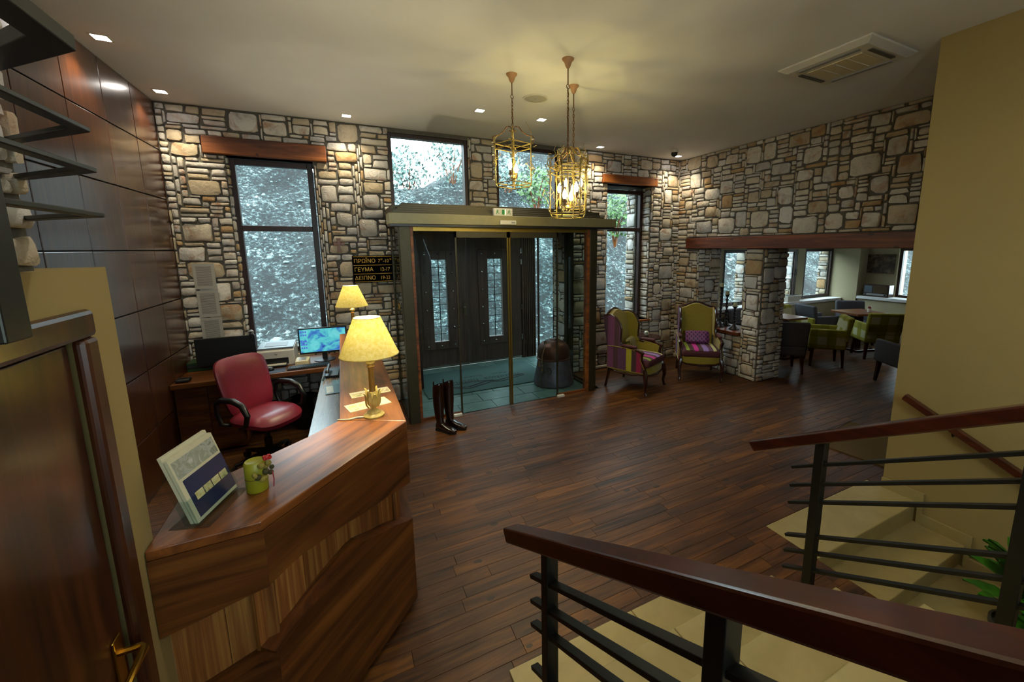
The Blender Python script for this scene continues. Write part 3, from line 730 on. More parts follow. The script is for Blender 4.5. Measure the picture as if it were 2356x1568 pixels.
for x in (1.14, 2.55): mk('floor_guide', MB().box(x-.05,x+.05,4.655,4.70,0,.03), M_WHITEP, pt, bevel=.004)
for x in (.605, 3.10):
    mk('side_pane', MB().box(x-.004,x+.004,4.80,5.46,.03,2.25), M_GLASS_T, pt)
    mk('side_rail', MB().box(x-.015,x+.015,4.80,5.46,0,.03), M_ALU_D, pt)
sn = mk('motion_sensor', MB().box(1.70,1.90,4.575,4.60,2.268,2.315), M_WHITEP, pt, bevel=.004)
mk('sensor_window', MB().box(1.84,1.885,4.572,4.576,2.283,2.30), M_GREYP, sn)
lk = mk('latch', MB().box(.575,.592,4.97,5.03,1.30,1.37), M_BRASS, pt, bevel=.003)
vl = thing('downlight', 'added square fill downlight in the vestibule ceiling', 'downlight', (1.9,5.7,2.40))  # added lamp, brightens the dark vestibule
mk('trim', MB().box(-.055,.055,-.055,.055,-.004,0), M_WHITEP, vl); mk('lens', MB().box(-.042,.042,-.042,.042,-.006,-.004), M_SPOT, vl)
light('SPOT', (0,0,-.03), 13.0, (.85,1.0,.95), 'downlight_beam', vl, spot_size=math.radians(150), spot_blend=.8, shadow_soft_size=.05)
# exit sign
ex = thing('exit_sign', 'small white exit sign with green running figures on the portal header', 'sign', (1.74,4.626,2.369))
mk('body', MB().box(-.10,.13,-.012,.03,0,.085), M_WHITEP, ex, bevel=.003)
M_GRN = plain('sign_green', '#0f8a3c', .5); M_YEL = emis('sign_yellow_led', (1,.9,.25), 2.0)
mk('door_symbol', MB().box(-.002,.032,-.0135,-.0115,.014,.07), M_GRN, ex); mk('light_strip', MB().box(.036,.044,-.0135,-.0115,.014,.07), M_YEL, ex)
for s, cx in ((-1,-.058),(1,.088)):
    f = MB().ball((cx+s*.002,-.0125,.066), (.006,.0015,.006), 8, 5)
    f.bar((cx,-.0125,.06),(cx-s*.004,-.0125,.04), .002, .009, (1,0,0)); f.bar((cx-s*.003,-.0125,.042),(cx+s*.014,-.0125,.03), .002,.006,(1,0,0)); f.bar((cx+s*.014,-.0125,.03),(cx+s*.012,-.0125,.015), .002,.006,(1,0,0))
    f.bar((cx-s*.003,-.0125,.042),(cx-s*.014,-.0125,.028), .002,.006,(1,0,0)); f.bar((cx-s*.014,-.0125,.028),(cx-s*.026,-.0125,.027), .002,.005,(1,0,0)); f.bar((cx-.016,-.0125,.05),(cx+.016,-.0125,.056), .002,.005,(1,0,0))
    mk('running_figure', f, M_GRN, ex)
# entrance mat with print (reads from the doors)
mat_ = thing('entrance_mat', 'dark green entrance mat with printed name inside the portal', 'mat', (1.87,5.95,.001))
mk('pile', MB().box(-.94,.94,-.54,.58,0,.012), M_MAT, mat_, bevel=.004)
T = Matrix.Translation((0,0,.0121)) @ Matrix.Rotation(PI, 4, 'Z')
for w_, sz, x_, y_ in (('manthos',.17,.58,-.02),('hotels',.17,-.10,-.02),('Pelion',.10,.42,.14),('Greece',.10,.02,.14)):
    text_mesh('lettering', w_, sz, M_MATINK, mat_, Matrix.Translation((x_,y_,.0121)) @ Matrix.Rotation(PI, 4, 'Z'), extrude=.0006)
for pts in ([(.62,-.10),(.15,-.24),(-.02,-.20),(-.34,-.34),(-.62,-.20)], [(.62,-.16),(.22,-.30),(.05,-.26),(-.35,-.41),(-.72,-.17)], [(.1,-.2),(-.2,-.13),(-.5,-.16),(-.75,-.15)]):
    b = MB()
    for p, q in zip(pts[:-1], pts[1:]): b.bar((p[0],p[1],.0122),(q[0],q[1],.0122), .04, .001)
    mk('mountain_line', b, M_MATINK, mat_)
# ------------------------------------------------------------------ ceiling fixtures
DL = [(-1.355,4.118,'in the ceiling by the dark panelled wall, away from the stone corner'),(-1.363,5.212,'in the ceiling corner above the stuck-up notices'),(.19,5.272,'in the ceiling between the wide window and the portal'),
      (1.465,4.487,'in the ceiling between the square lantern and the portal'),(2.202,4.494,'in the ceiling between the vine lanterns and the portal'),(3.555,5.306,'in the ceiling above the narrow window'),(5.058,5.295,'in the ceiling in the stone corner beside the dome camera')]
for x, y, w in DL:
    t = thing('downlight', 'square recessed downlight '+w, 'downlight', (x,y,CEIL), 0.0, 'recessed downlights')
    fr = MB(); s, q = .055, .042
    fr.box(-s,s,-s,-q,-.004,.0).box(-s,s,q,s,-.004,.0).box(-s,-q,-q,q,-.004,.0).box(q,s,-q,q,-.004,.0)
    mk('trim', fr, M_WHITEP, t); mk('lens', MB().box(-q,q,-q,q,-.003,-.001), M_SPOT, t)
    l = light('SPOT', (0,0,-.02), POW_DOWN, (1,.85,.58), 'downlight_beam', t, spot_size=math.radians(115), spot_blend=.7, shadow_soft_size=.03)
# unseen downlights over the stairs and the dining room, added as fill light
for x, y, z, p in ((1.2,-.6,CEIL,POW_FILL),(2.9,.6,CEIL,POW_FILL),(.35,1.25,CEIL,POW_FILL*2.4),(7.2,4.2,2.45,6),(8.8,3.6,2.45,6)):
    t = thing('downlight', {1.2:'added square fill downlight over the stair landing',2.9:'added square fill downlight over the stairwell',.35:'added square fill downlight over the angled counter end',7.2:'added square fill downlight over the tables by the pier',8.8:'added square fill downlight over the table by the end wall'}[x], 'downlight', (x,y,z), 0.0, 'added fill downlights over the stairs' if z > 3 else 'added dining room fill downlights')
    s, q = .055, .042
    mk('trim', MB().box(-s,s,-s,-q,-.004,.0).box(-s,s,q,s,-.004,.0).box(-s,-q,-q,q,-.004,.0).box(q,s,-q,q,-.004,.0), M_WHITEP, t); mk('lens', MB().box(-q,q,-q,q,-.003,-.001), M_SPOT, t)
    light('SPOT', (0,0,-.02), p, (1,.94,.84), 'downlight_beam', t, spot_size=math.radians(150), spot_blend=.9, shadow_soft_size=.06)
# speaker
sp = thing('ceiling_speaker', 'round white loudspeaker set flush in the ceiling', 'speaker', (1.85,3.907,CEIL))
mk('rim', MB().lathe([(.125,0),(.125,-.008),(.112,-.012),(.105,-.006)], 32, caps=False), M_WHITEP, sp, smooth=True)
mk('grille', MB().lathe([(.106,-.004),(.05,-.007),(.002,-.008)], 32), plain('speaker_grille', '#b9b7ac', .7, bump=.5, scale=400), sp, smooth=True)
mk('badge', MB().lathe([(.009,-.0075),(.008,-.0095)], 12), M_GREYP, sp)
# air conditioner cassette
ac = thing('air_conditioner', 'white ceiling cassette air conditioner near the stair wall', 'air conditioner', (3.735,2.115,CEIL))
mk('body', MB().loft([[(-.32,-.345,0),(.32,-.345,0),(.32,.345,0),(-.32,.345,0)],[(-.32,-.345,-.012),(.32,-.345,-.012),(.32,.345,-.012),(-.32,.345,-.012)],[(-.27,-.295,-.04),(.27,-.295,-.04),(.27,.295,-.04),(-.27,.295,-.04)]]), M_WHITEP, ac, bevel=.004)
mk('grille', MB().box(-.15,.15,-.2,.2,-.046,-.039), M_CREAMP, ac, bevel=.002)
for y in (-.1, 0, .1): mk('grille_rib', MB().box(-.15,.15,y-.003,y+.003,-.049,-.046), M_WHITEP, ac)
for x0, x1, y0, y1 in ((-.24,-.205,-.22,.22),(.205,.24,-.22,.22)): mk('flap', MB().box(x0,x1,y0,y1,-.047,-.036), M_GREYP, ac)
for y0, y1 in ((-.272,-.24),(.24,.272)): mk('flap', MB().box(-.16,.16,y0,y1,-.047,-.036), plain('flap_slot', '#57534b', .6), ac)
# dome camera
dc = thing('dome_camera', 'small black dome security camera under the ceiling', 'security camera', (4.697,4.996,CEIL))
mk('base', MB().lathe([(.055,0),(.055,-.03),(.05,-.04)], 20), M_WHITEP, dc, smooth=True)
mk('dome', MB().lathe([(.047,-.038),(.047,-.06),(.036,-.085),(.015,-.098),(.002,-.1)], 20), M_BLACK, dc, smooth=True)
# ------------------------------------------------------------------ lantern chandeliers
def chandelier(label, x, y, ztop, h, sides, rad, bulbs, vines, seed, rot=0.0, power=None, tint=(1,.79,.24)):
    rnd = random.Random(seed); zb = ztop-h; d = CEIL
    t = thing('lantern_chandelier', label, 'chandelier', (x,y,CEIL), rot, 'lanterns on chains')
    mk('ceiling_rose', MB().lathe([(.048,0),(.046,-.008),(.03,-.025),(.022,-.05),(.014,-.066),(.006,-.07)], 18), M_ROSE, t, smooth=True)
    z1 = ztop-CEIL; L = -z1-.07
    mk('rod', MB().tube([(0,0,-.068),(0,0,-.068-min(.12,L*.28))], .005, 6), M_CAGED, t)
    zz = -.068-min(.12,L*.28); b = MB()
    ch = thing_part('chain', t)
    i = 0
    ring = [(.016*math.cos(a), 0, zz-.014+.016*math.sin(a)) for a in [2*PI*k/10 for k in range(10)]]
    mk('link', MB().tube(ring, .0028, 5, closed=True), M_CAGED, ch); zz -= .028
    base = None
    while zz > z1+.01:
        if base is None:
            bb = MB(); bb.tube([(.008*math.cos(a), 0, -.015+.018*math.sin(a)) for a in [2*PI*k/8 for k in range(8)]], .0026, 5, closed=True); base = mk('link', bb, M_CAGED, ch)
            o = base
        else:
            o = base.copy(); COL.objects.link(o)
        o.location = (0,0,zz); o.rotation_euler = (0,0,(i % 2)*PI/2+.3); zz -= .028; i += 1
    mk('cable', MB().tube([(.008*math.sin(k*1.7), .008*math.cos(k*1.3), -.2+(z1+.2)*k/6) for k in range(7)], .0025, 5), M_CAGED, t)
    zc = z1-h*.28; zbt = z1-h+.03   # top ring of the cage, bottom ring
    P = lambda k, r, z: (r*math.cos(2*PI*(k+.5)/sides), r*math.sin(2*PI*(k+.5)/sides), z)
    for k in range(sides):
        mk('upright', MB().tube([P(k,rad*1.02,zc+.05),P(k,rad,zc),P(k,rad,zbt),P(k,rad*.9,zbt-.03)], .0052, 6), M_CAGE, t)
        # scrolled shoulder from the upright up to the crown
        mk('scroll', MB().tube([P(k,rad,zc-.01),P(k,rad*1.16,zc+h*.05),P(k,rad*1.12,zc+h*.12),P(k,rad*.8,zc+h*.14),P(k,rad*.52,zc+h*.20),P(k,rad*.36,zc+h*.27),P(k,rad*.16,zc+h*.285),P(k,rad*.04,zc+h*.24),P(k,rad*.10,zc+h*.20),P(k,rad*.2,zc+h*.22)], .0048, 6), M_CAGED if k % 2 else M_CAGE, t)
    for z, r in ((zc,rad),(zc-h*.08,rad),(zbt,rad),(zbt-.03,rad*.9)):
        mk('ring', MB().tube([P(k,r,z) for k in range(sides)], .0042, 6, closed=True), M_CAGE, t)
    mk('stem', MB().tube([(0,0,z1),(0,0,zbt+.03)], .0045, 6), M_CAGE, t)
    mk('hub', MB().lathe([(.004,.04),(.02,.03),(.026,.012),(.012,0),(.006,-.03)], 12, (0,0,zbt+.03)), M_CAGE, t, smooth=True)
    for k in range(bulbs):
        a = 2*PI*k/bulbs+.5; r = rad*.5; zz = zbt+h*.2+(.06 if k % 2 and bulbs > 3 else 0); cx, cy = r*math.cos(a), r*math.sin(a)
        ar = mk('arm', MB().tube([(0,0,zbt+.05),(cx*.5,cy*.5,zbt+.02),(cx,cy,zbt+.06),(cx,cy,zz-.03)], .004, 6), M_CAGE, t)
        mk('candle_sleeve', MB().lathe([(.011,-.045),(.011,0)], 10, (cx,cy,zz)), M_CAGED, ar)
        mk('bulb', MB().lathe([(.009,0),(.017,.02),(.018,.035),(.011,.06),(.002,.078)], 10, (cx,cy,zz)), M_BULB, ar, smooth=True)
    lf = MB(); tw = []
    for v in range(vines):
        k = rnd.randrange(sides); z = rnd.uniform(zbt, zc+h*.1); p = Vector(P(k,rad,z)); q = [p]
        for s in range(4): q.append(q[-1]+Vector((rnd.uniform(-.03,.03), rnd.uniform(-.03,.03), rnd.uniform(.0,.05))))
        if v < 14: mk('vine_twig', MB().tube(q, [.0035,.003,.003,.002,.0015], 5), M_CAGE, t)
        else: tw.append(q)
    for v in range(vines):
        k = rnd.randrange(sides); z = rnd.uniform(zbt-.02, zc+h*.14); rr = rad*rnd.uniform(.98,1.16); p = Vector(P(k,rr,z))+Vector((rnd.uniform(-.02,.02),rnd.uniform(-.02,.02),0))
        dd = Vector((rnd.uniform(-1,1),rnd.uniform(-1,1),rnd.uniform(-.2,1))).normalized(); L_ = rnd.uniform(.02,.04); sd_ = dd.orthogonal().normalized()*L_*.3
        n_ = dd.cross(sd_).normalized()*.0015
        lf.loft([[tuple(p),tuple(p+n_)],[tuple(p+dd*L_*.5+sd_),tuple(p+dd*L_*.5+sd_+n_)],[tuple(p+dd*L_),tuple(p+dd*L_+n_)],[tuple(p+dd*L_*.5-sd_),tuple(p+dd*L_*.5-sd_+n_)]], caps=False, closed=True)
    o = mk('leaves', lf, M_CAGE, t); o['kind'] = 'stuff'
    if tw:
        b = MB()
        for q in tw: b.tube(q, .0025, 4)
        o = mk('vine_tangle', b, M_CAGE, t); o['kind'] = 'stuff'
    fl = MB()
    for v in range(max(5, vines//3)):
        k = rnd.randrange(sides); z = rnd.uniform(zbt, zc+h*.12); p = P(k,rad*1.12,z)
        for s in range(5): fl.ball((p[0]+.008*math.cos(s*1.257), p[1]+.008*math.sin(s*1.257), p[2]+.003*(s % 2)), (.006,.006,.004), 6, 4)
    o = mk('porcelain_flowers', fl, M_PETAL, t); o['kind'] = 'stuff'
    light('POINT', (0,0,zbt+h*.28), power or POW_CHAND*(1 if vines > 30 else .6), tint, 'bulb_light', t, shadow_soft_size=.02)
    return t
def thing_part(name, parent):
    o = bpy.data.objects.new(name, None); COL.objects.link(o); o.parent = parent; return o
chandelier('square gilded lantern on a chain with two candle bulbs', 1.424, 3.474, 3.03, .50, 4, .155, 2, 26, 1, .35)
chandelier('gilded vine lantern on the longest chain, nearer the stairs', 1.715, 3.023, 2.79, .545, 6, .145, 4, 60, 2, .2)
chandelier('gilded vine lantern on a short chain, nearer the portal', 2.029, 3.471, 2.91, .545, 6, .14, 4, 40, 3, .5)
chandelier('added gilded fill lantern hanging over the rising stairs', 1.5, -.3, 2.95, .50, 4, .155, 4, 8, 5, .3, 16.0, (1,.96,.88))  # unseen extra lantern, added to even out the room light
# ------------------------------------------------------------------ reception counter
A, B_, C_ = (-.597,1.535), (-.304,1.543), (.252,2.168)
dg = Vector((C_[0]-B_[0], C_[1]-B_[1], 0)); DL_ = dg.length; dgn = dg.normalized(); dn = Vector((dgn.y,-dgn.x,0))  # outward normal
LZ = 1.10
rc = thing('reception_counter', 'angled wooden reception counter with zebra veneer band', 'counter')
# ledge boards: left + diagonal piece, long piece along y
ang = math.atan2(dgn.y, dgn.x)
def loc2(p): x, y = p[0]-B_[0], p[1]-B_[1]; return (x*math.cos(ang)+y*math.sin(ang), -x*math.sin(ang)+y*math.cos(ang))
mk('ledge', MB().prism([loc2(p) for p in (A,B_,C_,(-.066,2.345),(-.20,2.20),(-.597,1.86))], LZ-.035, LZ, 'z'), M_COUNTER, rc, bevel=.004, loc=(B_[0],B_[1],0), rotz=ang)
mk('ledge', MB().prism([(.252,2.171),(.252,4.85),(-.06,4.85),(-.066,2.348)], LZ-.035, LZ, 'z'), M_LEDGE_Y, rc, bevel=.004)
def curve_panel(name, org, du, nrm, L, top, bot, th, material, parent, n=16, inset=0.0):
    """upright panel along du with curved top and bottom edges given as functions of s"""
    org, du, nrm = Vector((*org,0)), Vector(du), Vector(nrm); ss = [L*i/n for i in range(n+1)]
    loop = [(s, bot(s)) for s in ss]+[(s, top(s)) for s in ss[::-1]]
    rings = [[(s, -d, z) for s, z in loop] for d in (-inset-th, -inset)]
    return mk(name, MB().loft(rings), material, parent, loc=tuple(org), rotz=math.atan2(du.y, du.x))
def itp(tab):
    def f(s):
        if s <= tab[0][0]: return tab[0][1]
        for (a, b), (c, d) in zip(tab[:-1], tab[1:]):
            if s <= c:
                k = (s-a)/(c-a); k = k*k*(3-2*k)*.35+k*.65; return b+(d-b)*k
        return tab[-1][1]
    return f
fb_diag = itp([(0,.858),(.12,.868),(.30,.845),(.54,.80),(.836,.75)]); lt_diag = itp([(0,.59),(.12,.612),(.276,.658),(.444,.682),(.64,.612),(.836,.535)])
fb_left = itp([(0,.795),(.30,.855)]); lt_left = itp([(0,.50),(.30,.588)])
fb_long = itp([(0,.75),(.8,.84),(1.6,.80),(3.36,.80)]); lt_long = itp([(0,.535),(.8,.64),(1.6,.60),(3.36,.60)])
segs = [(A,(1,0.027,0),(0.027,-1,0),.297,fb_left,lt_left),(B_,tuple(dgn),tuple(dn),DL_,fb_diag,lt_diag),(C_,(0,1,0),(1,0,0),2.68,fb_long,lt_long)]
for k, (o, du, nr, L, fb, lt) in enumerate(segs):
    du = Vector(du).normalized(); nr = Vector(nr).normalized()
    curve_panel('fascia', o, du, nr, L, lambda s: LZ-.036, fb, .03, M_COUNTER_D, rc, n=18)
    n_ = max(2, int(L/.2))
    for i in range(n_):
        o2 = Vector((*o,0))+du*(L*i/n_)
        curve_panel('veneer_panel', (o2.x,o2.y), du, nr, L/n_-.002, lambda s: .95, lambda s: .35, .02, M_ZEBRA, rc, n=2, inset=.075)
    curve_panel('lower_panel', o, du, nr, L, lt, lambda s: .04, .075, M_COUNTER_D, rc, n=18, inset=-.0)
    curve_panel('plinth', o, du, nr, L, lambda s: .04, lambda s: 0.0, .04, M_BLACKM, rc, n=2, inset=.03)
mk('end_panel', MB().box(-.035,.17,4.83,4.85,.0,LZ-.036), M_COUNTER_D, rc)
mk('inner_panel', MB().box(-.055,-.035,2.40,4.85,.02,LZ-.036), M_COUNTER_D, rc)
# low inner desk along the counter
idk = thing('inner_desk', 'low pale oak work shelf running along behind the counter', 'desk')
mk('top', MB().prism([(-.30,2.45),(-.057,2.50),(-.057,4.845),(-.235,4.845)], .72, .75, 'z'), M_DESKTOP, idk, bevel=.003)
mk('side_panel', MB().box(-.29,-.06,2.56,2.58,0,.72), M_COUNTER_D, idk); mk('side_panel', MB().box(-.23,-.06,4.80,4.82,0,.72), M_COUNTER_D, idk)
# desk under the window
fd = thing('window_desk', 'dark wooden desk along the stone wall under the wide window', 'desk')
mk('top', MB().box(-1.515,.22,4.852,5.515,.705,.75), M_COUNTER_D, fd, bevel=.004)
cb = mk('cabinet', MB().box(-1.51,-1.0,4.92,5.5,.02,.705), M_COUNTER_D, fd)
mk('cabinet_door', MB().box(-1.50,-1.26,4.905,4.92,.06,.69), M_COUNTER_D, fd, bevel=.003); mk('cabinet_door', MB().box(-1.25,-1.01,4.905,4.92,.06,.69), M_COUNTER_D, fd, bevel=.003)
# ------------------------------------------------------------------ table lamps
def table_lamp(label, x, y, rot):
    t = thing('table_lamp', label, 'lamp', (x,y,LZ), rot, 'table lamps on the counter')
    mk('base', MB().lathe([(.052,0),(.054,.008),(.05,.014),(.036,.02),(.034,.027),(.022,.034),(.013,.042),(.012,.05)], 24), M_LAMPBODY, t, smooth=True)
    lf = thing_part('acanthus_cup', t)
    mk('cup', MB().lathe([(.012,.05),(.024,.062),(.03,.085),(.028,.115),(.02,.14)], 16), M_LAMPBODY, lf, smooth=True)
    leaf = None
    for i in range(8):
        if leaf is None:
            b = MB(); pr = [(.022,.055,.004),(.033,.075,.011),(.036,.10,.013),(.034,.125,.011),(.037,.145,.008),(.044,.155,.003)]
            b.loft([[(r,-w,z),(r+.006,0,z),(r,w,z),(r-.003,0,z)] for r, z, w in pr]); leaf = mk('leaf', b, M_LAMPBODY, lf, smooth=True); o = leaf
        else: o = leaf.copy(); COL.objects.link(o)
        o.rotation_euler = (0,0,2*PI*i/8); o.scale = (1,1,1 if i % 2 else .86)
    mk('stem', MB().lathe([(.018,.12),(.015,.16),(.0135,.26),(.0135,.272),(.02,.278),(.014,.286),(.014,.296),(.022,.302),(.023,.312),(.012,.322),(.007,.345),(.007,.42)], 18), M_LAMPWOOD, t, smooth=True)
    mk('collar', MB().lathe([(.0215,.296),(.0235,.304),(.0215,.314)], 18), M_LAMPBODY, t, smooth=True)
    n = 40; z0, z1 = .345, .545
    mk('shade', MB().lathe([(.148,z0),(.067,z1)], n, caps=False).lathe([(.146,z0+.001),(.065,z1)], n, caps=False), M_SHADE, t, smooth=True, fixn=False)
    mk('shade_trim', MB().tube([(.148*math.cos(2*PI*k/n), .148*math.sin(2*PI*k/n), z0) for k in range(n)], .0022, 5, closed=True), M_LAMPBODY, t)
    mk('shade_trim', MB().tube([(.067*math.cos(2*PI*k/n), .067*math.sin(2*PI*k/n), z1) for k in range(n)], .0016, 5, closed=True), M_LAMPBODY, t)
    mk('bulb', MB().ball((0,0,.455), (.024,.024,.032), 12, 8), M_BULB, t, smooth=True)
    light('POINT', (0,0,.46), POW_LAMP, (1,.91,.62), 'lamp_glow', t, shadow_soft_size=.03)
    return t
table_lamp('cream lamp with pale shade and leaflets on the angled counter end', .105, 2.325, .2)
table_lamp('cream lamp with pale shade below the black sign', .075, 4.45, .4)
tag(mk('lamp_cord', MB().tube([(.056,2.315,LZ+.006),(.02,2.325,LZ+.006),(-.02,2.318,LZ+.005),(-.05,2.33,LZ+.005),(-.073,2.345,LZ+.004),(-.078,2.35,LZ-.03),(-.078,2.36,.76)], .004, 6), M_CREAMP, smooth=True), 'cream cable running from a lamp over the counter edge', 'cable')
# ------------------------------------------------------------------ things on the counter
M_CARD = None
def picmat(name, stops, sc, rough=.45):
    q = N(name); f = q.noise(q.coord('obj'), sc, 4, .6, .6); q.set(Base_Color=q.ramp(f, stops), Roughness=rough); MATS[name] = q.m; return q.m
M_PHOTO1 = picmat('printed_meadow', [(.3,'#5a6a28'),(.45,'#c9c08a'),(.58,'#8a6a4a'),(.7,'#e0d4b0')], 18)
M_PHOTO2 = picmat('printed_interior', [(.3,'#6a5a3a'),(.45,'#d8cf9a'),(.6,'#b7a05a'),(.75,'#efe6c0')], 22)
M_PHOTO3 = picmat('printed_rock', [(.3,'#5f6a58'),(.45,'#a8a8a0'),(.6,'#8a9078'),(.75,'#c9c4c0')], 26)
M_NAVY = plain('navy_print', '#23284a', .4); M_IVORY = plain('ivory_card', '#c6bf9d', .5, var=.04)
c1 = thing('leaflet', 'green and white photo leaflet behind the lamp on the counter', 'leaflet', (.11,2.73,LZ), .12)
mk('sheet', MB().box(-.115,.115,-.05,.05,0,.003), M_IVORY, c1); mk('photo', MB().box(-.108,.108,-.043,.012,.003,.0036), M_PHOTO1, c1)
c2 = thing('leaflet', 'cream leaflet with small photos under the foot of the lamp', 'leaflet', (.085,2.515,LZ), .25)
mk('sheet', MB().box(-.115,.115,-.062,.062,0,.003), M_IVORY, c2)
for i in range(3): mk('photo', MB().box(-.105+.055*i,-.058+.055*i,-.054,.03,.003,.0036), M_PHOTO2, c2)
# brochure holder
BR = Matrix.Rotation(math.radians(30), 4, 'Z')
bh = thing('brochure_holder', 'clear acrylic stand leaning on the counter, holding brochures', 'stand', (-.445,1.706,LZ), math.radians(72))
tl = math.radians(16)
def lean(y, z): return (y+math.sin(tl)*z, math.cos(tl)*z)  # tilt backwards (+y)
def lbox(x0, x1, y0, y1, z0, z1):
    b = MB(); vs = []
    for z in (z0, z1):
        for x, y in ((x0,y0),(x1,y0),(x1,y1),(x0,y1)):
            yy, zz = lean(y, z); vs.append((x,yy,zz))
    return b.add(vs, [(0,3,2,1),(4,5,6,7),(0,1,5,4),(1,2,6,5),(2,3,7,6),(3,0,4,7)])
mk('back_plate', lbox(-.115,.115,.034,.037,.012,.19), M_ACRYL, bh); mk('front_lip', lbox(-.115,.115,-.004,-.001,.012,.10), M_ACRYL, bh)
for x in (-.115, .112): mk('side_lip', lbox(x,x+.003,-.004,.037,.012,.10), M_ACRYL, bh)
mk('shelf', lbox(-.115,.115,-.004,.037,.009,.012), M_ACRYL, bh); mk('foot', MB().box(-.115,.115,-.03,.09,0,.003), M_ACRYL, bh)
for k, (y0, dz, lab) in enumerate(((.0,0.0,'front brochure in the acrylic stand, navy panel with photos'),(.014,.012,'second brochure in the acrylic stand, only its ivory edge showing'))):
    br = thing('brochure', lab, 'brochure', (-.445,1.706,LZ), math.radians(72))
    mk('booklet', lbox(-.108,.108,y0,y0+.010,.0135,.245+dz), M_IVORY, br)
    if k == 0:
        mk('rock_photo', lbox(-.10,.10,-.0007,0,.172,.232), M_PHOTO3, br); mk('navy_panel', lbox(-.09,.108,-.0007,0,.025,.162), M_NAVY, br)
        for i in range(4): mk('small_photo', lbox(-.07+.042*i,-.032+.042*i,-.0012,-.0007,.078,.104), M_PHOTO1 if i % 2 else M_PHOTO2, br)
# candle with dried flowers
cd = thing('decorated_candle', 'yellow-green candle with a dried flower posy tied to it', 'candle', (-.345,1.775,LZ))
mk('wax', MB().lathe([(.033,0),(.036,.004),(.036,.112),(.031,.118),(.02,.113),(.002,.111)], 24), plain('lime_wax', '#8f8c1a', .45, var=.1), cd, smooth=True)
mk('string', MB().tube([(.0368*math.cos(2*PI*k/20), .0368*math.sin(2*PI*k/20), .055) for k in range(20)], .0012, 4, closed=True), M_CAGED, cd)
rnd = random.Random(9)
for i in range(11):
    a = rnd.uniform(-1.5,.5); z = rnd.uniform(.05,.12); r = rnd.uniform(.038,.058); c = (r*math.cos(a), r*math.sin(a), z)
    mk('dried_flower', MB().ball(c, rnd.uniform(.008,.013), 8, 5), plain('dry_straw_flower', '#8a7a30', .8) if i % 3 else plain('dry_dark_leaf', '#3f3a16', .8), cd, smooth=True)
b = MB()
for i in range(7): b.ball((.05*math.cos(-.5)+.008*math.cos(i), .05*math.sin(-.5)+.008*math.sin(i), .13+.003*(i % 2)), .008, 6, 4)
mk('red_rose', b, plain('red_petal', '#b3201a', .6), cd, smooth=True)
mk('ribbon', MB().tube([(.055,-.02,.07),(.058,-.024,.04),(.055,-.028,.012)], .0022, 5), plain('red_ribbon', '#8a1a2a', .5), cd)
# ------------------------------------------------------------------ desk equipment
DZ = .75
def monitor(label, x, y, rz, w, h, screen, zb=.07):
    t = thing('monitor', label, 'monitor', (x,y,DZ), rz)
    mk('housing', MB().box(-w/2,w/2,0,.035,zb,zb+h), M_BLACK, t, bevel=.004)
    mk('screen', MB().box(-w/2+.014,w/2-.014,-.0015,0,zb+.02,zb+h-.014), screen, t)
    mk('neck', MB().box(-.025,.025,.015,.035,.01,zb+.06), M_BLACK, t); mk('foot', MB().lathe([(.11,0),(.11,.008),(.03,.014)], 24, (0,.02,0)), M_BLACK, t, smooth=True)
    return t
def desktop_mat():
    q = N('computer_wallpaper'); v = q.coord('obj'); f = q.noise(v, 9, 4, .6, .8)
    c = q.ramp(f, [(.3,(.015,.03,.20)),(.42,(.03,.12,.32)),(.5,(.05,.30,.33)),(.62,(.09,.38,.40)),(.75,(.10,.30,.30))])
    q.set(Base_Color=(.01,.01,.01), Emission_Color=c, Emission_Strength=.75, Roughness=.2); return q.m
monitor('black computer monitor with a dark screen below the notices', -1.13, 5.21, .02, .51, .285, plain('dark_screen', '#030304', .5))
m2 = monitor('computer monitor with a lit blue-green screen beside the printer', -.235, 5.20, -.08, .49, .295, desktop_mat(), .085)
M_ICON = emis('screen_icon', (.04,.07,.30), .8)
for r_ in range(6):
    for c_ in range(3):
        if r_ == 2: continue
        mk('icon', MB().box(-.222+.022*c_,-.207+.022*c_,-.0025,-.0016,.33-.036*r_,.348-.036*r_), M_ICON, m2)
wcam = thing('webcam', 'small black webcam clipped to the top corner of the dark monitor', 'webcam', (-.90,5.21,1.105))
mk('head', MB().ball((0,-.01,.035), (.028,.024,.026), 12, 8), M_GREYP, wcam, smooth=True); mk('lens', MB().ball((0,-.034,.035), (.011,.006,.011), 10, 6), M_BLACK, wcam, smooth=True)
mk('clip', MB().box(-.02,.02,-.015,.03,0,.014).box(-.012,.012,-.022,-.015,-.05,.01), M_BLACK, wcam, bevel=.003)
pr = thing('printer', 'white laser printer on the desk in front of the window', 'printer', (-.692,5.30,DZ), -.06)
mk('body', MB().prism([(-.125,0),(.14,0),(.14,.20),(.10,.215),(-.09,.185),(-.125,.16)], -.172,.172, 'x'), M_WHITEP, pr, bevel=.006)
mk('lid', MB().prism([(-.11,.188),(.12,.222),(.12,.232),(-.11,.198)], -.168,.168, 'x'), plain('blue_grey_plastic', '#6c7c88', .4), pr, bevel=.003)
mk('output_slot', MB().prism([(-.06,.2065),(.06,.224),(.06,.2255),(-.06,.208)], -.11,.10, 'x'), M_BLACK, pr)
mk('tray_opening', MB().box(-.115,.115,-.128,-.12,.015,.085), M_BLACK, pr); mk('paper_tray', MB().box(-.105,.105,-.22,-.125,.012,.022), M_BLACK, pr, bevel=.003)
mk('paper_sheet', MB().box(-.095,.095,-.20,-.126,.022,.026), M_WHITEP, pr)
lg = text_mesh('logo', 'hp', .028, M_BLACK, pr, Matrix.Translation((-.012,-.1262,.118)) @ Matrix.Rotation(PI/2, 4, 'X'), extrude=.0005)
kb = thing('keyboard', 'black computer keyboard in front of the lit monitor', 'keyboard', (-.38,4.96,DZ), .02)
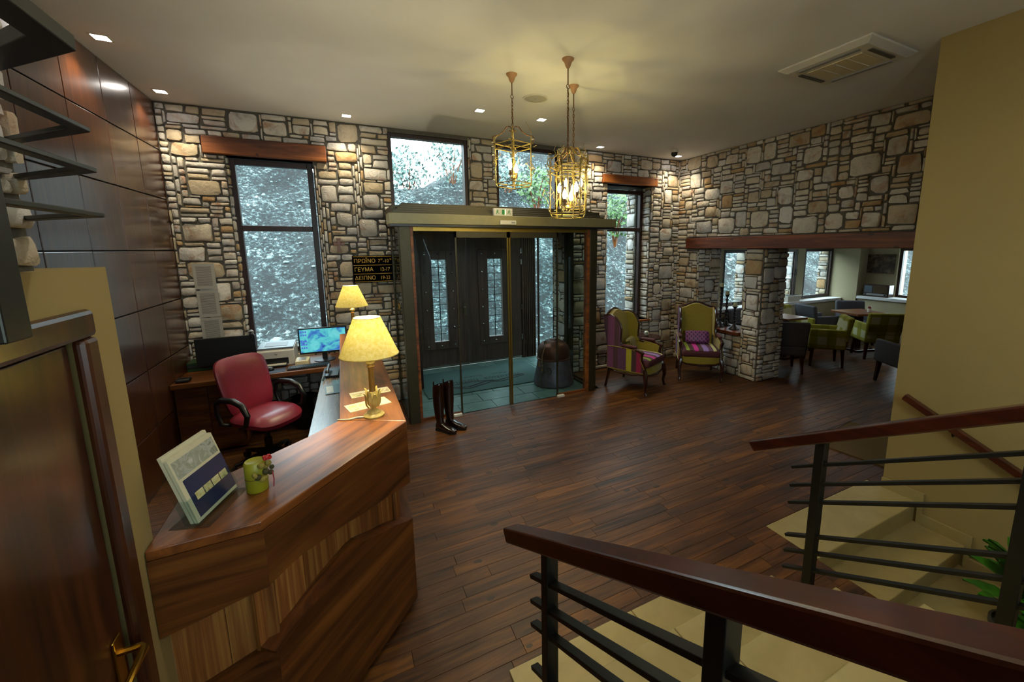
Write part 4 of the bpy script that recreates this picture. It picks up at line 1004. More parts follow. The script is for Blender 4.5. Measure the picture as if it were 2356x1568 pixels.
mk('base', MB().box(-.2,.2,-.06,.07,0,.016), M_BLACK, kb, bevel=.004)
kbm = plain('key_cap', '#1c1d20', .5); kme = None
for r_ in range(5):
    for c_ in range(17):
        if kme is None: o = mk('key', MB().box(-.0095,.0095,-.0095,.0095,.016,.022), kbm, kb); kme = o
        else: o = kme.copy(); COL.objects.link(o)
        o.location = (-.182+.0228*c_, -.045+.0235*r_, 0)
mp_ = tag(mk('mouse_pad', MB().box(-.84,-.60,4.88,5.05,DZ,DZ+.003), plain('mouse_pad_blue', '#20283a', .6)), 'dark blue mouse pad on the desk edge by the printer', 'mouse pad')
ms = thing('mouse', 'black computer mouse on the dark blue pad', 'mouse', (-.75,5.0,DZ+.003), 1.2)
mk('shell', MB().loft([[(-.03*k*math.cos(a) if 0 else .03*k*math.cos(a), .052*k*math.sin(a), z) for a in [2*PI*i/14 for i in range(14)]] for k, z in ((.92,0),(1,.008),(.95,.02),(.75,.031),(.35,.036))]), M_BLACK, ms, smooth=True)
mk('wheel', MB().ball((0,.028,.031), (.003,.008,.006), 8, 5), M_GREYP, ms)
cs = thing('card_terminal', 'cream box with a white top pad between printer and lit monitor', 'terminal', (-.45,5.13,DZ), -.1)
mk('body', MB().prism([(-.055,0),(.055,0),(.055,.07),(-.055,.045)], -.065,.065, 'x'), M_CREAMP, cs, bevel=.005); mk('display', MB().prism([(-.03,.0515),(.035,.0663),(.035,.068),(-.03,.0532)], -.035,.035, 'x'), M_GREYP, cs)
ph = thing('telephone', 'dark desk telephone with coiled cord on the inner desk', 'telephone', (-.15,4.50,DZ), -.1)
mk('base', MB().prism([(-.09,0),(.09,0),(.09,.05),(-.09,.025)], -.055,.06, 'x'), M_BLACK, ph, bevel=.005)
mk('handset', MB().tube([(-.035,-.08,.05),(-.035,-.075,.065),(-.035,0,.078),(-.035,.075,.09),(-.035,.08,.075)], [.02,.018,.013,.018,.02], 8), M_BLACK, ph, smooth=True)
mk('coil_cord', MB().tube([(-.06+.008*math.cos(i*.9), -.08-.0022*i, .02+.008*math.sin(i*.9)) for i in range(60)], .002, 5), M_BLACK, ph)
bk = thing('booklet', 'blue-green folder lying on the inner desk beside the counter', 'booklet', (-.14,4.03,DZ), .05)
mk('cover', MB().box(-.065,.065,-.13,.13,0,.006), plain('teal_cover', '#39555a', .35), bk); mk('photo', MB().box(-.055,.0,-.1,.1,.006,.0066), M_PHOTO3, bk)
pd = thing('desk_phone_tray', 'black device with blue buttons beside the printer on the desk', 'device', (-.93,5.02,DZ), .15)
mk('body', MB().prism([(-.06,0),(.07,0),(.07,.04),(-.06,.02)], -.07,.07, 'x'), M_BLACK, pd, bevel=.004)
for i in range(3): mk('button', MB().box(-.05+.035*i,-.025+.035*i,.0,.045,.034,.042), plain('pale_blue_key', '#6d8fae', .4), pd)
for k, (y, w, h, c) in enumerate(((5.42,.28,.035,'#173a10'),(5.415,.27,.03,'#1a1c20'),(5.42,.29,.03,'#173414'))):
    tag(mk('ledger_book', MB().box(-1.50,-1.50+w,y-.1,y+.1,DZ+sum((.035,.03,.03)[:k]),DZ+sum((.035,.03,.03)[:k])+h-.002), plain('ledger_'+str(k), c, .5), bevel=.003), ('bottom green ledger in the stack behind the dark monitor','middle black ledger in the stack behind the dark monitor','top green ledger in the stack behind the dark monitor')[k], 'book', 'ledgers in the desk corner')
tag(mk('hand_scanner', rbox(-1.49,-1.38,4.90,5.0,DZ,DZ+.035,.015), M_BLACK, smooth=True), 'small black device at the panelled-wall end of the desk', 'device')
# bin under the desk
wb = thing('waste_bin', 'black waste bin with liner bag under the window desk', 'bin', (-.47,5.2,0))
mk('bucket', MB().lathe([(.11,0),(.14,.34),(.135,.34),(.105,.01)], 24), M_BLACK, wb, smooth=True)
b = MB(); n = 24
b.loft([[((.139+.006*math.sin(5*k+j))*math.cos(2*PI*k/n), (.139+.006*math.sin(5*k+j))*math.sin(2*PI*k/n), .26+.1*j/2) for k in range(n)] for j in range(3)], caps=False)
mk('liner', b, plain('black_film', '#0c0c0e', .25), wb, smooth=True)
# ------------------------------------------------------------------ office chair
oc = thing('office_chair', 'red leather swivel chair with black arms behind the counter', 'chair', (-.74,4.47,0), math.radians(46))
for i in range(5):
    a = 2*PI*i/5+.35; c, s = math.cos(a), math.sin(a)
    f = mk('base_arm', MB().loft([[(.03*c+w*-s,.03*s+w*c,z) for w, z in ((-.026,.075),(.026,.075),(.026,.125),(-.026,.125))],[(.29*c+w*-s,.29*s+w*c,z) for w, z in ((-.016,.062),(.016,.062),(.016,.085),(-.016,.085))]]), M_BLACK, oc, bevel=.004)
    cw = MB()
    for sg in (-1, 1): cw.loft([[(.29*c+sg*.012*-s+e*-s+.028*math.cos(t_)*c, .29*s+sg*.012*c+e*c+.028*math.cos(t_)*s, .029+.028*math.sin(t_)) for t_ in [2*PI*q/12 for q in range(12)]] for e in (-.008,.008)])
    mk('caster', cw, M_BLACK, f)
mk('gas_column', MB().lathe([(.035,.08),(.033,.24),(.02,.245),(.02,.40)], 16), M_BLACK, oc, smooth=True)
mk('mechanism', MB().box(-.09,.09,-.1,.14,.39,.43), M_BLACK, oc, bevel=.008); mk('tension_knob', MB().lathe([(.022,-.05),(.022,0)], 12, (0,-.04,.39)), M_BLACK, oc)
# seat: domed, rounded
def pad(w, d, h, nx=14, ny=14, p=3.2, sag=0.0):
    vs = []; fs = []
    for j in range(ny+1):
        for i in range(nx+1):
            u, v = -1+2*i/nx, -1+2*j/ny
            k = (abs(u)**p+abs(v)**p)**(1/p); kk = max(abs(u), abs(v)); sc = kk/k if k > 1e-6 else 1
            x, y = u*sc, v*sc; e = max(0, 1-kk**5)**.5
            vs.append((x*w/2, y*d/2, h*(.25+.75*e)-sag*(1-x*x)*(1-y*y)))
    m_ = len(vs)
    for j in range(ny+1):
        for i in range(nx+1):
            x, y, z = vs[j*(nx+1)+i]; vs.append((x*.98, y*.98, -h*.25+.0))
    for j in range(ny):
        for i in range(nx):
            a = j*(nx+1)+i; q = (a, a+1, a+nx+2, a+nx+1); fs.append(q); fs.append(tuple(m_+t_ for t_ in q[::-1]))
    bd = [(i, 0) for i in range(nx)]+[(nx, j) for j in range(ny)]+[(i, ny) for i in range(nx, 0, -1)]+[(0, j) for j in range(ny, 0, -1)]
    bi = [j*(nx+1)+i for i, j in bd]
    for q in range(len(bi)):
        a, c = bi[q], bi[(q+1) % len(bi)]; fs.append((a, m_+a, m_+c, c))
    return MB().add(vs, fs)
seat = pad(.50,.50,.075).xf(Matrix.Translation((0,-.02,.45)))
seat.v = [(x, y, z-(.03*max(0,(-y-.16)/.1) if y < -.16 else 0)) for x, y, z in seat.v]
st_ = mk('seat', seat, M_REDL, oc, smooth=True); mk('seat_seam', MB().tube([(-.1,-.12,.507),(0,-.135,.508),(.1,-.12,.507)], .002, 5), plain('dark_seam', '#4a1020', .6), st_)
bp = pad(.47,.54,.06, p=5).xf(Matrix.Rotation(PI/2, 4, 'X'))
bp.v = [(x*(1.0+.05*(z)/.3 if z > 0 else 1-.12*z/-.3), y+.10*((z)/.3)*.7+.05*(x/.24)**2*-1, z) for x, y, z in bp.v]
bp.xf(Matrix.Translation((0,.25,.745))); mk('backrest', bp, M_REDL, oc, smooth=True)
mk('back_bracket', MB().tube([(0,.1,.41),(0,.24,.42),(0,.29,.5),(0,.30,.7)], .022, 8), M_BLACK, oc, smooth=True)
for sg in (-1, 1):
    x = sg*.285
    mk('armrest', MB().tube([(sg*.22,.14,.43),(x,.16,.46),(x,.20,.56),(x,.19,.655),(x,.12,.695),(x,-.02,.70),(x,-.12,.665),(x,-.17,.58),(x,-.14,.49),(x*.98,-.06,.445),(sg*.22,-.02,.43)], [.016,.018,.019,.022,.026,.027,.026,.024,.02,.018,.016], 10), M_BLACK, oc, smooth=True)
# ------------------------------------------------------------------ things on the stone wall by the desk
for k, (z0, z1, lab) in enumerate(((1.592,1.862,'top printed notice of the three stuck to the stone wall'),(1.29,1.575,'middle printed notice of the three stuck to the stone wall'),(1.03,1.28,'bottom printed notice of the three stuck to the stone wall'))):
    nt = tag(mk('notice_sheet', MB().box(-1.39+.004*k,-1.205+.004*k,YF-.042,YF-.039,z0,z1), M_PAPER), lab, 'notice', 'notices on the stone wall')
    mk('heading', MB().box(-1.37,-1.25,YF-.0425,YF-.0421,z1-.035,z1-.028), M_GREYP, nt)
cr = thing('wooden_cross', 'small wooden cross hanging on the stone wall above the sign', 'cross', (.008,YF-.035,1.963))
M_CROSS = plain('cross_wood', '#6a3a12', .4, var=.3)
def flare(L, w0, w1, t): return [(-w0,0),(-w1,L),(w1,L),(w0,0)]
mk('upright', MB().prism([(-.024,0),(.024,0),(.012,.085),(.024,.165),(-.024,.165),(-.012,.085)], -.009,.009, 'y'), M_CROSS, cr, bevel=.002)
mk('crossbar', MB().prism([(-.058,.075),(0,.089),(.058,.075),(.058,.123),(0,.109),(-.058,.123)], -.008,.008, 'y'), M_CROSS, cr, bevel=.002)
sg = thing('meal_times_sign', 'black board with gold Greek meal times hung on the stone wall', 'sign', (.135,YF-.05,1.59))
mk('board', MB().box(0,.46,-.004,.006,0,.33), M_SIGN, sg, bevel=.003)
for z in (.318,.213,.108,.012): mk('gold_line', MB().box(.012,.448,-.006,-.004,z-.0025,z+.0025), M_GOLD, sg)
RX = Matrix.Rotation(PI/2, 4, 'X')
for i, (a, b2) in enumerate((('ΠΡΩΪΝΟ','7'),('ΓΕΥΜΑ','12-17'),('ΔΕΙΠΝΟ','19-23'))):
    z = .243-.103*i
    text_mesh('lettering', a, .066, M_GOLD, sg, Matrix.Translation((.016,-.0055,z)) @ RX, extrude=.001, xscale=.95)
    if i: text_mesh('numerals', b2, .062, M_GOLD, sg, Matrix.Translation((.305,-.0055,z)) @ RX, extrude=.001, xscale=.82)
    else:
        for s_, x_, dz, sz in (('7',.290,0,.062),('30',.318,.03,.03),('-10',.348,0,.062),('30',.423,.03,.03)):
            text_mesh('numerals', s_, sz, M_GOLD, sg, Matrix.Translation((x_,-.0055,z+dz)) @ RX, extrude=.001, xscale=.82)
mk('hanging_cord', MB().tube([(.16,0,.33),(.22,.01,.375),(.245,.012,.375),(.30,0,.33)], .0016, 5), M_CAGED, sg)
rg = thing('wall_ring', 'small dark iron ring on the stone wall left of the sign', 'ring', (-.02,YF-.03,1.68))
mk('ring', MB().tube([(.02*math.cos(2*PI*k/14), -.006, .02*math.sin(2*PI*k/14)) for k in range(14)], .004, 6, closed=True), M_METAL, rg, smooth=True); mk('boss', MB().ball((0,0,0), (.008,.01,.008), 8, 6), M_METAL, rg)
# ------------------------------------------------------------------ wing chairs
def wing_chair(label, x, y, rot):
    t = thing('wing_chair', label, 'armchair', (x,y,0), rot, 'wing chairs by the stone wall')
    for sx in (-1, 1):
        mk('leg', MB().tube([(sx*.285,-.29,.33),(sx*.30,-.305,.26),(sx*.305,-.315,.17),(sx*.295,-.30,.08),(sx*.298,-.315,.02),(sx*.30,-.325,0)], [.03,.034,.026,.018,.018,.022], 8), M_CHAIRWOOD, t, smooth=True)
        mk('leg', MB().tube([(sx*.26,.27,.33),(sx*.262,.29,.2),(sx*.268,.31,.1),(sx*.27,.335,0)], [.026,.022,.018,.018], 8), M_CHAIRWOOD, t, smooth=True)
    # upholstered apron, slightly bowed in front
    fr = [(-.29,.29),(-.29,-.28),(-.15,-.325),(0,-.335),(.15,-.325),(.29,-.28),(.29,.29)]
    mk('apron', MB().prism(fr, .265, .375, 'z'), M_OCHRE, t, bevel=.012)
    mk('apron_trim', MB().tube([(-.295,-.285,.29),(-.2,-.315,.262),(-.08,-.335,.258),(0,-.34,.248),(.08,-.335,.258),(.2,-.315,.262),(.295,-.285,.29)], .014, 8), M_CHAIRWOOD, t, smooth=True)
    for sx in (-1, 1): mk('side_trim', MB().tube([(sx*.298,-.285,.285),(sx*.305,-.1,.255),(sx*.305,.1,.255),(sx*.285,.28,.28)], .012, 8), M_CHAIRWOOD, t, smooth=True)
    mk('seat_cushion', rbox(-.272,.272,-.335,.2,.372,.475,.035), M_MAROON, t, smooth=True)
    q = pad(.535,.52,.03, p=6).xf(Matrix.Translation((0,-.068,.468))); mk('cushion_top', q, M_STRIPE_X, t, smooth=True)
    # back: camel-shaped outline
    def tilt(y, z): return y+max(0, z-.4)*.16
    top = [(.255*math.cos(a), 1.03+ (.075*math.cos((.255*math.cos(a))/.255*PI/2)**2)) for a in [PI*i/16 for i in range(17)]]
    out = [(-.235,.36),(.235,.36)]+[(.25,.7)]+top+[(-.25,.7)]
    def slab(poly, y0, y1): return MB().loft([[(px, tilt(y0,pz), pz) for px, pz in poly], [(px, tilt(y1,pz), pz) for px, pz in poly]])
    mk('backrest', slab([(px*.97, pz-.004) for px, pz in out], .19, .27), M_OCHRE, t, bevel=.015)
    mk('outer_back', slab(out, .271, .295), M_STRIPE_X, t)
    mk('top_rail', MB().tube([(px*1.03, tilt(.265, pz), pz+.008) for px, pz in top], .017, 8), M_CHAIRWOOD, t, smooth=True)
    for sx in (-1, 1):
        # wing outline in (y,z)
        wp = [(.26,1.03),(.17,1.05),(.08,1.02),(.03,.94),(.02,.86),(.045,.76),(.06,.68),(.03,.62),(.26,.62)]
        def side(poly, xa, xb): return MB().loft([[(sx*xa, tilt(py,pz), pz) for py, pz in poly], [(sx*xb, tilt(py,pz), pz) for py, pz in poly]])
        mk('wing', side(wp, .235, .268), M_OCHRE, t, bevel=.01); mk('wing_outer', side(wp, .269, .282), M_STRIPE_Y, t)
        mk('wing_trim', MB().tube([(sx*.262, tilt(py,pz), pz) for py, pz in wp[:8]]+[(sx*.268,-.0,.61)], .017, 8), M_CHAIRWOOD, t, smooth=True)
        # arm panel with scooped front
        ap = [(.29,.30),(.29,.62),(-.02,.62),(-.2,.60),(-.235,.57),(-.225,.48),(-.28,.38),(-.29,.30)]
        mk('arm_panel', MB().prism(ap, sx*.262, sx*.296, 'x'), M_OCHRE, t, bevel=.008); mk('arm_outer', MB().prism(ap, sx*.2965, sx*.306, 'x'), M_STRIPE_Y, t)
        mk('arm_piping', MB().tube([(sx*.307,py,pz) for py, pz in ap], .005, 6, closed=True), M_OCHRE, t)
        mk('arm_rail', MB().tube([(sx*.285,.06,.635),(sx*.288,-.1,.628),(sx*.295,-.21,.60),(sx*.298,-.255,.585),(sx*.29,-.235,.53),(sx*.282,-.235,.46),(sx*.285,-.275,.38),(sx*.285,-.29,.32)], [.018,.02,.024,.026,.022,.02,.024,.028], 8), M_CHAIRWOOD, t, smooth=True)
        mk('arm_pad', rbox(sx*.285-.028, sx*.285+.028, -.16, .06, .63, .665, .016), M_MAROON, t, smooth=True)
    return t
wing_chair('wing chair beside the glass portal with an olive cushion', 3.73, 4.585, math.radians(24))
wing_chair('wing chair against the stone pier with a purple cushion', 4.905, 4.53, math.radians(-38))
def cushion(label, material, x, y, z, rz, tiltx, w=.34, h=.20):
    c = pad(w, h, .05, p=7); c2 = [(px, py, (pz+.0125)) for px, py, pz in c.v]; c.v = c2
    c.xf(Matrix.Rotation(PI/2, 4, 'X'))
    o = mk('cushion', c, material, smooth=True); o.location = (x,y,z); o.rotation_euler = (tiltx, 0, rz); tag(o, label, 'cushion')
    return o
def onchair(cx, cy, rot, lx, ly): c, s = math.cos(rot), math.sin(rot); return cx+c*lx-s*ly, cy+s*lx+c*ly
a = math.radians(24); px, py = onchair(3.73,4.585,a,-.02,.08); cushion('small olive patterned cushion on the chair beside the portal', M_OLIVE, px, py, .60, a+.25, -.35, .33, .22)
a = math.radians(-38); px, py = onchair(4.905,4.53,a,-.01,.085); cushion('small purple patterned cushion on the chair by the pier', M_PURPLE, px, py, .595, a, -.35, .36, .2)
# round side table
st = thing('side_table', 'small round dark wooden table between the two wing chairs', 'table', (4.28,5.01,0))
mk('top', MB().lathe([(.20,.575),(.225,.58),(.23,.59),(.225,.60),(.002,.602)], 36), M_CHAIRWOOD, st, smooth=True)
mk('column', MB().lathe([(.03,.10),(.04,.16),(.022,.25),(.03,.38),(.02,.5),(.05,.575)], 16), M_CHAIRWOOD, st, smooth=True)
for i in range(3):
    a = 2*PI*i/3+.4; mk('leg', MB().tube([(.02*math.cos(a),.02*math.sin(a),.16),(.1*math.cos(a),.1*math.sin(a),.11),(.17*math.cos(a),.17*math.sin(a),.03),(.2*math.cos(a),.2*math.sin(a),.012)], [.02,.017,.014,.012], 8), M_CHAIRWOOD, st, smooth=True)
bo = thing('painted_ball', 'small white painted ball ornament on the round side table', 'ornament', (4.30,5.03,.602))
mk('ball', MB().ball((0,0,.04), .04, 16, 10), plain('glazed_white', '#c9c6b2', .25, var=.05), bo, smooth=True)
for k, (ax, c) in enumerate(((.5,'#8a2a2a'),(2.2,'#2a3a8a'),(4.2,'#3a6a2a'))): mk('painted_spot', MB().ball((.036*math.cos(ax),.036*math.sin(ax),.05), (.014,.014,.012), 8, 5), plain('spot_'+str(k), c, .4), bo, smooth=True)
# ------------------------------------------------------------------ candlesticks on the sill
def candlestick(label, x, y, h, twin):
    t = thing('candlestick', label, 'candlestick', (x,y,.69), 0, 'candlesticks on the sill')
    M_CS = plain('dark_pewter', '#2b2a2e', .4, .6)
    prof = [(.08,0),(.082,.008),(.05,.03),(.03,.055),(.02,.09)]
    z = .09
    while z < h-.06:
        prof += [(.014,z),(.014,z+.03),(.026,z+.04),(.026,z+.05)]; z += .06
    prof += [(.016,h-.04),(.03,h-.015),(.05,h)]
    mk('stem', MB().lathe(prof, 18), M_CS, t, smooth=True)
    mk('candle', MB().lathe([(.03,h),(.03,h+.06),(.002,h+.062)], 16), plain('ivory_wax', '#bdb590', .5), t, smooth=True)
    mk('glass_cup', MB().lathe([(.035,h),(.058,h+.04),(.056,h+.1),(.048,h+.13)], 20, caps=False), M_ACRYL, t, smooth=True)
    return t
candlestick('tall turned dark candlestick with a glass cup on the sill', 5.545, 4.69, .66, 0)
candlestick('short turned dark candlestick with a glass cup on the sill', 5.56, 4.43, .37, 0)
candlestick('middle turned dark candlestick with candle behind the tall one', 5.72, 4.72, .52, 0)
# ------------------------------------------------------------------ boots
def boot(label, x, y, rz):
    t = thing('riding_boot', label, 'boot', (x,y,0), rz, 'pair of riding boots')
    H = .55; sh = []
    def ell(cx, cy, z, rx, ry, n=18, tiltf=0.0): return [(cx+rx*math.cos(2*PI*k/n), cy+ry*math.sin(2*PI*k/n), z+tiltf*math.sin(2*PI*k/n)) for k in range(n)]
    rings = [ell(0,.0,.075,.036,.05),ell(0,.008,.12,.036,.046),ell(0,.012,.2,.044,.054),ell(0,.014,.32,.056,.064),ell(0,.012,.42,.058,.064),ell(0,.01,.52,.056,.062,18,-.02),ell(0,.01,.535,.051,.057,18,-.02),ell(0,.01,.44,.05,.056)]
    mk('shaft', MB().loft(rings), M_BOOT, t, smooth=True)
    # foot points to -y
    fr = []
    for yy, rx, zc, rz_ in ((.055,.02,.055,.04),(.045,.032,.055,.045),(.0,.036,.06,.05),(-.05,.036,.055,.042),(-.1,.04,.045,.03),(-.15,.042,.04,.026),(-.19,.036,.036,.022),(-.215,.02,.032,.014)):
        fr.append([(rx*math.cos(2*PI*k/14), yy, zc+rz_*math.sin(2*PI*k/14)) for k in range(14)])
    mk('foot', MB().loft(fr), M_BOOT, t, smooth=True)
    so = [(.034*math.cos(a)*(1.15 if math.sin(a) < 0 else .9), -.085+.135*math.sin(a)) for a in [2*PI*k/20 for k in range(20)]]
    mk('sole', MB().prism(so, .008, .022, 'z'), M_BLACKM, t); mk('heel', MB().box(-.03,.03,-.005,.055,0,.03), M_BLACKM, t, bevel=.004)
    mk('pull_loop', MB().tube([(.0,.075,.50),(.0,.078,.55),(.0,.074,.555),(.0,.07,.50)], .006, 6), M_BOOT, t)
    return t
boot('tall polished dark boot on the floor, the one nearer the counter', .865, 4.37, math.radians(35))
boot('tall polished dark boot on the floor, the one nearer the sliding door', .985, 4.42, math.radians(38))
# ------------------------------------------------------------------ copper pot in the vestibule
cp = thing('copper_still_pot', 'bell-shaped copper pot with domed lid standing in the portal', 'pot', (2.74,5.25,0))
mk('body', MB().lathe([(.28,0),(.30,.02),(.298,.05),(.285,.12),(.265,.22),(.245,.32),(.235,.385)], 40), M_TIN, cp, smooth=True)
mk('rim', MB().lathe([(.236,.38),(.252,.388),(.252,.402),(.236,.41)], 40), M_COPPER, cp, smooth=True)
mk('lid', MB().lathe([(.236,.405),(.243,.44),(.24,.50),(.222,.56),(.18,.615),(.11,.65),(.04,.665),(.002,.667)], 40), M_COPPER, cp, smooth=True)
mk('lid_disc', MB().lathe([(.06,.66),(.05,.675),(.002,.677)], 20), M_COPPER, cp, smooth=True)
for sx in (-1, 1): mk('lid_handle', MB().tube([(sx*.14,-.04,.63),(sx*.15,-.04,.665),(sx*.165,-.04,.66),(sx*.17,-.04,.61)], .007, 6), M_METAL, cp)
M_STRAP = plain('green_strap', '#3d4436', .7); M_TAS = plain('tassel_cord', '#8a6a48', .8)
for a in (3.55, 3.85): mk('strap', MB().tube([(.243*math.cos(a),.243*math.sin(a),.37),(.262*math.cos(a),.262*math.sin(a),.27),(.29*math.cos(a),.29*math.sin(a),.13),(.306*math.cos(a),.306*math.sin(a),.03)], .013, 6, sq=.4), M_STRAP, cp)
for a in (3.6, 4.0): mk('ring_handle', MB().tube([((.275+.01*math.sin(k))*math.cos(a+.1*math.cos(2*PI*k/12)), (.275+.01*math.sin(k))*math.sin(a+.1*math.cos(2*PI*k/12)), .26+.05*math.sin(2*PI*k/12)) for k in range(12)], .006, 6, closed=True), M_METAL, cp)
mk('cord', MB().tube([(-.14,-.05,.64),(-.2,-.1,.57),(-.235,-.1,.46),(-.25,-.11,.36)], .006, 6), M_TAS, cp, smooth=True)
for a, z in ((3.35,.36),(3.6,.31)): mk('tassel', MB().lathe([(.006,.09),(.012,.07),(.01,.06),(.016,.02),(.018,0)], 10, (.27*math.cos(a),.27*math.sin(a),z-.06)), M_TAS, cp, smooth=True)
# ------------------------------------------------------------------ rug by the stair wall and potted plant
rg_ = thing('door_rug', 'plain brown rug lying on the floor beside the stair wall end', 'rug', (4.68,2.08,0), .12)
mk('pile', MB().box(-.42,.46,-.30,.30,.0005,.010), plain('brown_rug', '#5d4a24', .95, bump=.4, scale=150), rg_); 
for y0, y1 in ((-.31,-.30),(.30,.31)): mk('binding', MB().box(-.43,.47,y0,y1,.0005,.011), plain('rug_binding', '#2c2312', .9), rg_)
pp = thing('potted_plant', 'leafy green plant in a pot on the lower stairs', 'plant', (3.50,.66,-.51))
mk('pot', MB().lathe([(.085,0),(.12,.2),(.128,.2),(.128,.23),(.115,.23),(.11,.2)], 24), plain('grey_pot', '#4a463c', .6), pp, smooth=True)
rnd = random.Random(4); lme = None
for i in range(26):
    if lme is None:
        b = MB(); L = .27
        prof = [(0,.005),(.25,.042),(.5,.06),(.75,.042),(1,.004)]
        rings = []
        for s, w in prof: rings.append([(-w, s*L, .05*math.sin(s*2.2)+.012),(0, s*L, .05*math.sin(s*2.2)),(w, s*L, .05*math.sin(s*2.2)+.012),(0, s*L, .05*math.sin(s*2.2)-.002)])
        b.loft(rings); lme = mk('leaf', b, M_LEAF, pp, smooth=True); o = lme
    else: o = lme.copy(); COL.objects.link(o)
    a = i*2.4; z = .26+.3*rnd.random()
    o.location = (.03*math.cos(a), .03*math.sin(a), z); o.rotation_euler = (rnd.uniform(-.3,.8), 0, a)
for i in range(5): mk('stem', MB().tube([(.02*math.cos(i*1.3),.02*math.sin(i*1.3),.2),(.03*math.cos(i*1.3),.03*math.sin(i*1.3),.4),(.04*math.cos(i*1.3),.04*math.sin(i*1.3),.56)], .005, 5), M_LEAF, pp)
# ------------------------------------------------------------------ dining room
def dining_chair(label, x, y, rot, cloth, group):
    t = thing('dining_chair', label, 'chair', (x,y,0), rot, group)
    for sx in (-1, 1):
        for sy in (-1, 1):
            mk('leg', MB().loft([[(sx*(.215+e)+dx, sy*(.21+e)+dy, z) for dx, dy in ((-r,-r),(r,-r),(r,r),(-r,r))] for z, r, e in ((.32,.026,0),(0,.016,.02))]), M_CHAIRWOOD, t)
    mk('seat', rbox(-.26,.26,-.27,.26,.30,.46,.03), cloth, t, smooth=True)
    b = rbox(-.27,.27,.18,.27,.44,.84,.03); b.v = [(px, py+max(0,pz-.45)*.18, pz) for px, py, pz in b.v]; mk('backrest', b, cloth, t, smooth=True)
    for sx in (-1, 1):
        mk('arm', rbox(sx*.235-.035, sx*.235+.035, -.27, .25, .31, .635, .022), cloth, t, smooth=True)
    return t
# front of a chair points to local -y ; rot turns it
YG, GG = 'check cloth dining chairs', 'grey dining chairs'
dining_chair('yellow checked dining chair by the stone pier, facing the window wall', 7.31, 4.02, math.radians(222), M_PLAID, YG)
dining_chair('yellow checked dining chair pushed up to the table near the stair wall', 8.55, 3.86, math.radians(141), M_PLAID, YG)
dining_chair('yellow checked dining chair against the window ledge', 7.76, 4.88, math.radians(-5), M_PLAID, YG)
dining_chair('grey dining chair with its back to the stone pier', 6.35, 4.12, math.radians(140), M_GREYC, GG)
dining_chair('grey dining chair with its back to the window ledge', 9.50, 4.66, math.radians(-38), M_GREYC, GG)
dining_chair('grey dining chair between the two dining tables', 8.52, 4.85, math.radians(70), M_GREYC, GG)
dining_chair('grey dining chair half hidden by the stair wall', 7.15, 2.80, math.radians(150), M_GREYC, GG)
dining_chair('grey dining chair below the window, seen over the low stone wall', 6.60, 4.95, math.radians(10), M_GREYC, GG)
def dining_table(label, x, y, w, d, rot):
    t = thing('dining_table', label, 'table', (x,y,0), rot, 'dining tables')
    mk('top', MB().box(-w/2,w/2,-d/2,d/2,.70,.74), plain('table_top_wood', '#7a4a2c', .3, var=.15), t, bevel=.005)
    mk('column', MB().box(-.05,.05,-.05,.05,.04,.70), M_CHAIRWOOD, t); mk('foot', MB().box(-.25,.25,-.25,.25,0,.04), M_CHAIRWOOD, t, bevel=.005)
    return t
dining_table('square wooden dining table with a red and white pot on it', 8.92, 4.32, .7, .6, -.3)
dining_table('square wooden dining table beside the stone pier', 7.19, 4.66, .5, .5, -.1)
po = thing('condiment_pot', 'small red and white pot on the wooden dining table', 'pot', (8.98,4.19,.74))
mk('jar', MB().lathe([(.03,0),(.035,.05),(.025,.07)], 14), M_WHITEP, po, smooth=True); mk('cap', MB().lathe([(.026,.07),(.026,.10),(.01,.115)], 14), plain('red_cap', '#8a2a2a', .4), po, smooth=True)
pl = thing('planter_box', 'white rectangular planter on the dining window ledge', 'planter', (8.55,5.45,.83))
mk('box', MB().loft([[(-.2,-.06,0),(.2,-.06,0),(.2,.06,0),(-.2,.06,0)],[(-.23,-.085,.13),(.23,-.085,.13),(.23,.085,.13),(-.23,.085,.13)]]), M_WHITEP, pl, bevel=.004); mk('soil', MB().box(-.21,.21,-.07,.07,.13,.132), M_BLACKM, pl)
ra = thing('table_radio', 'old dark wooden radio on the ledge below the picture', 'radio', (10.37,4.72,.90), math.radians(-90))
mk('cabinet', MB().box(-.24,.24,-.1,.1,0,.26), M_CHAIRWOOD, ra, bevel=.012); mk('speaker_cloth', MB().box(-.04,.21,-.104,-.1,.09,.235), plain('radio_cloth', '#4a3a22', .9, scale=200), ra)
mk('dial', MB().box(-.21,.21,-.104,-.1,.03,.07), M_GREYP, ra); mk('side_panel', MB().box(-.21,-.07,-.104,-.1,.09,.235), plain('radio_blue', '#4a5a68', .3), ra)
for x in (-.18, .18): mk('knob', MB().lathe([(.018,0),(.016,.02)], 12).xf(Matrix.Translation((x,-.1,.05)) @ Matrix.Rotation(PI/2, 4, 'X')), M_BLACK, ra)
pc = thing('wall_picture', 'dark unframed picture on the dining end wall above the radio', 'picture', (10.53,4.80,1.40), math.radians(-90))
mk('panel', MB().box(-.26,.26,-.012,.01,0,.40), picmat('dark_picture', [(.35,'#241c16'),(.5,'#4a3826'),(.62,'#7a6a52')], 9), pc, bevel=.008)
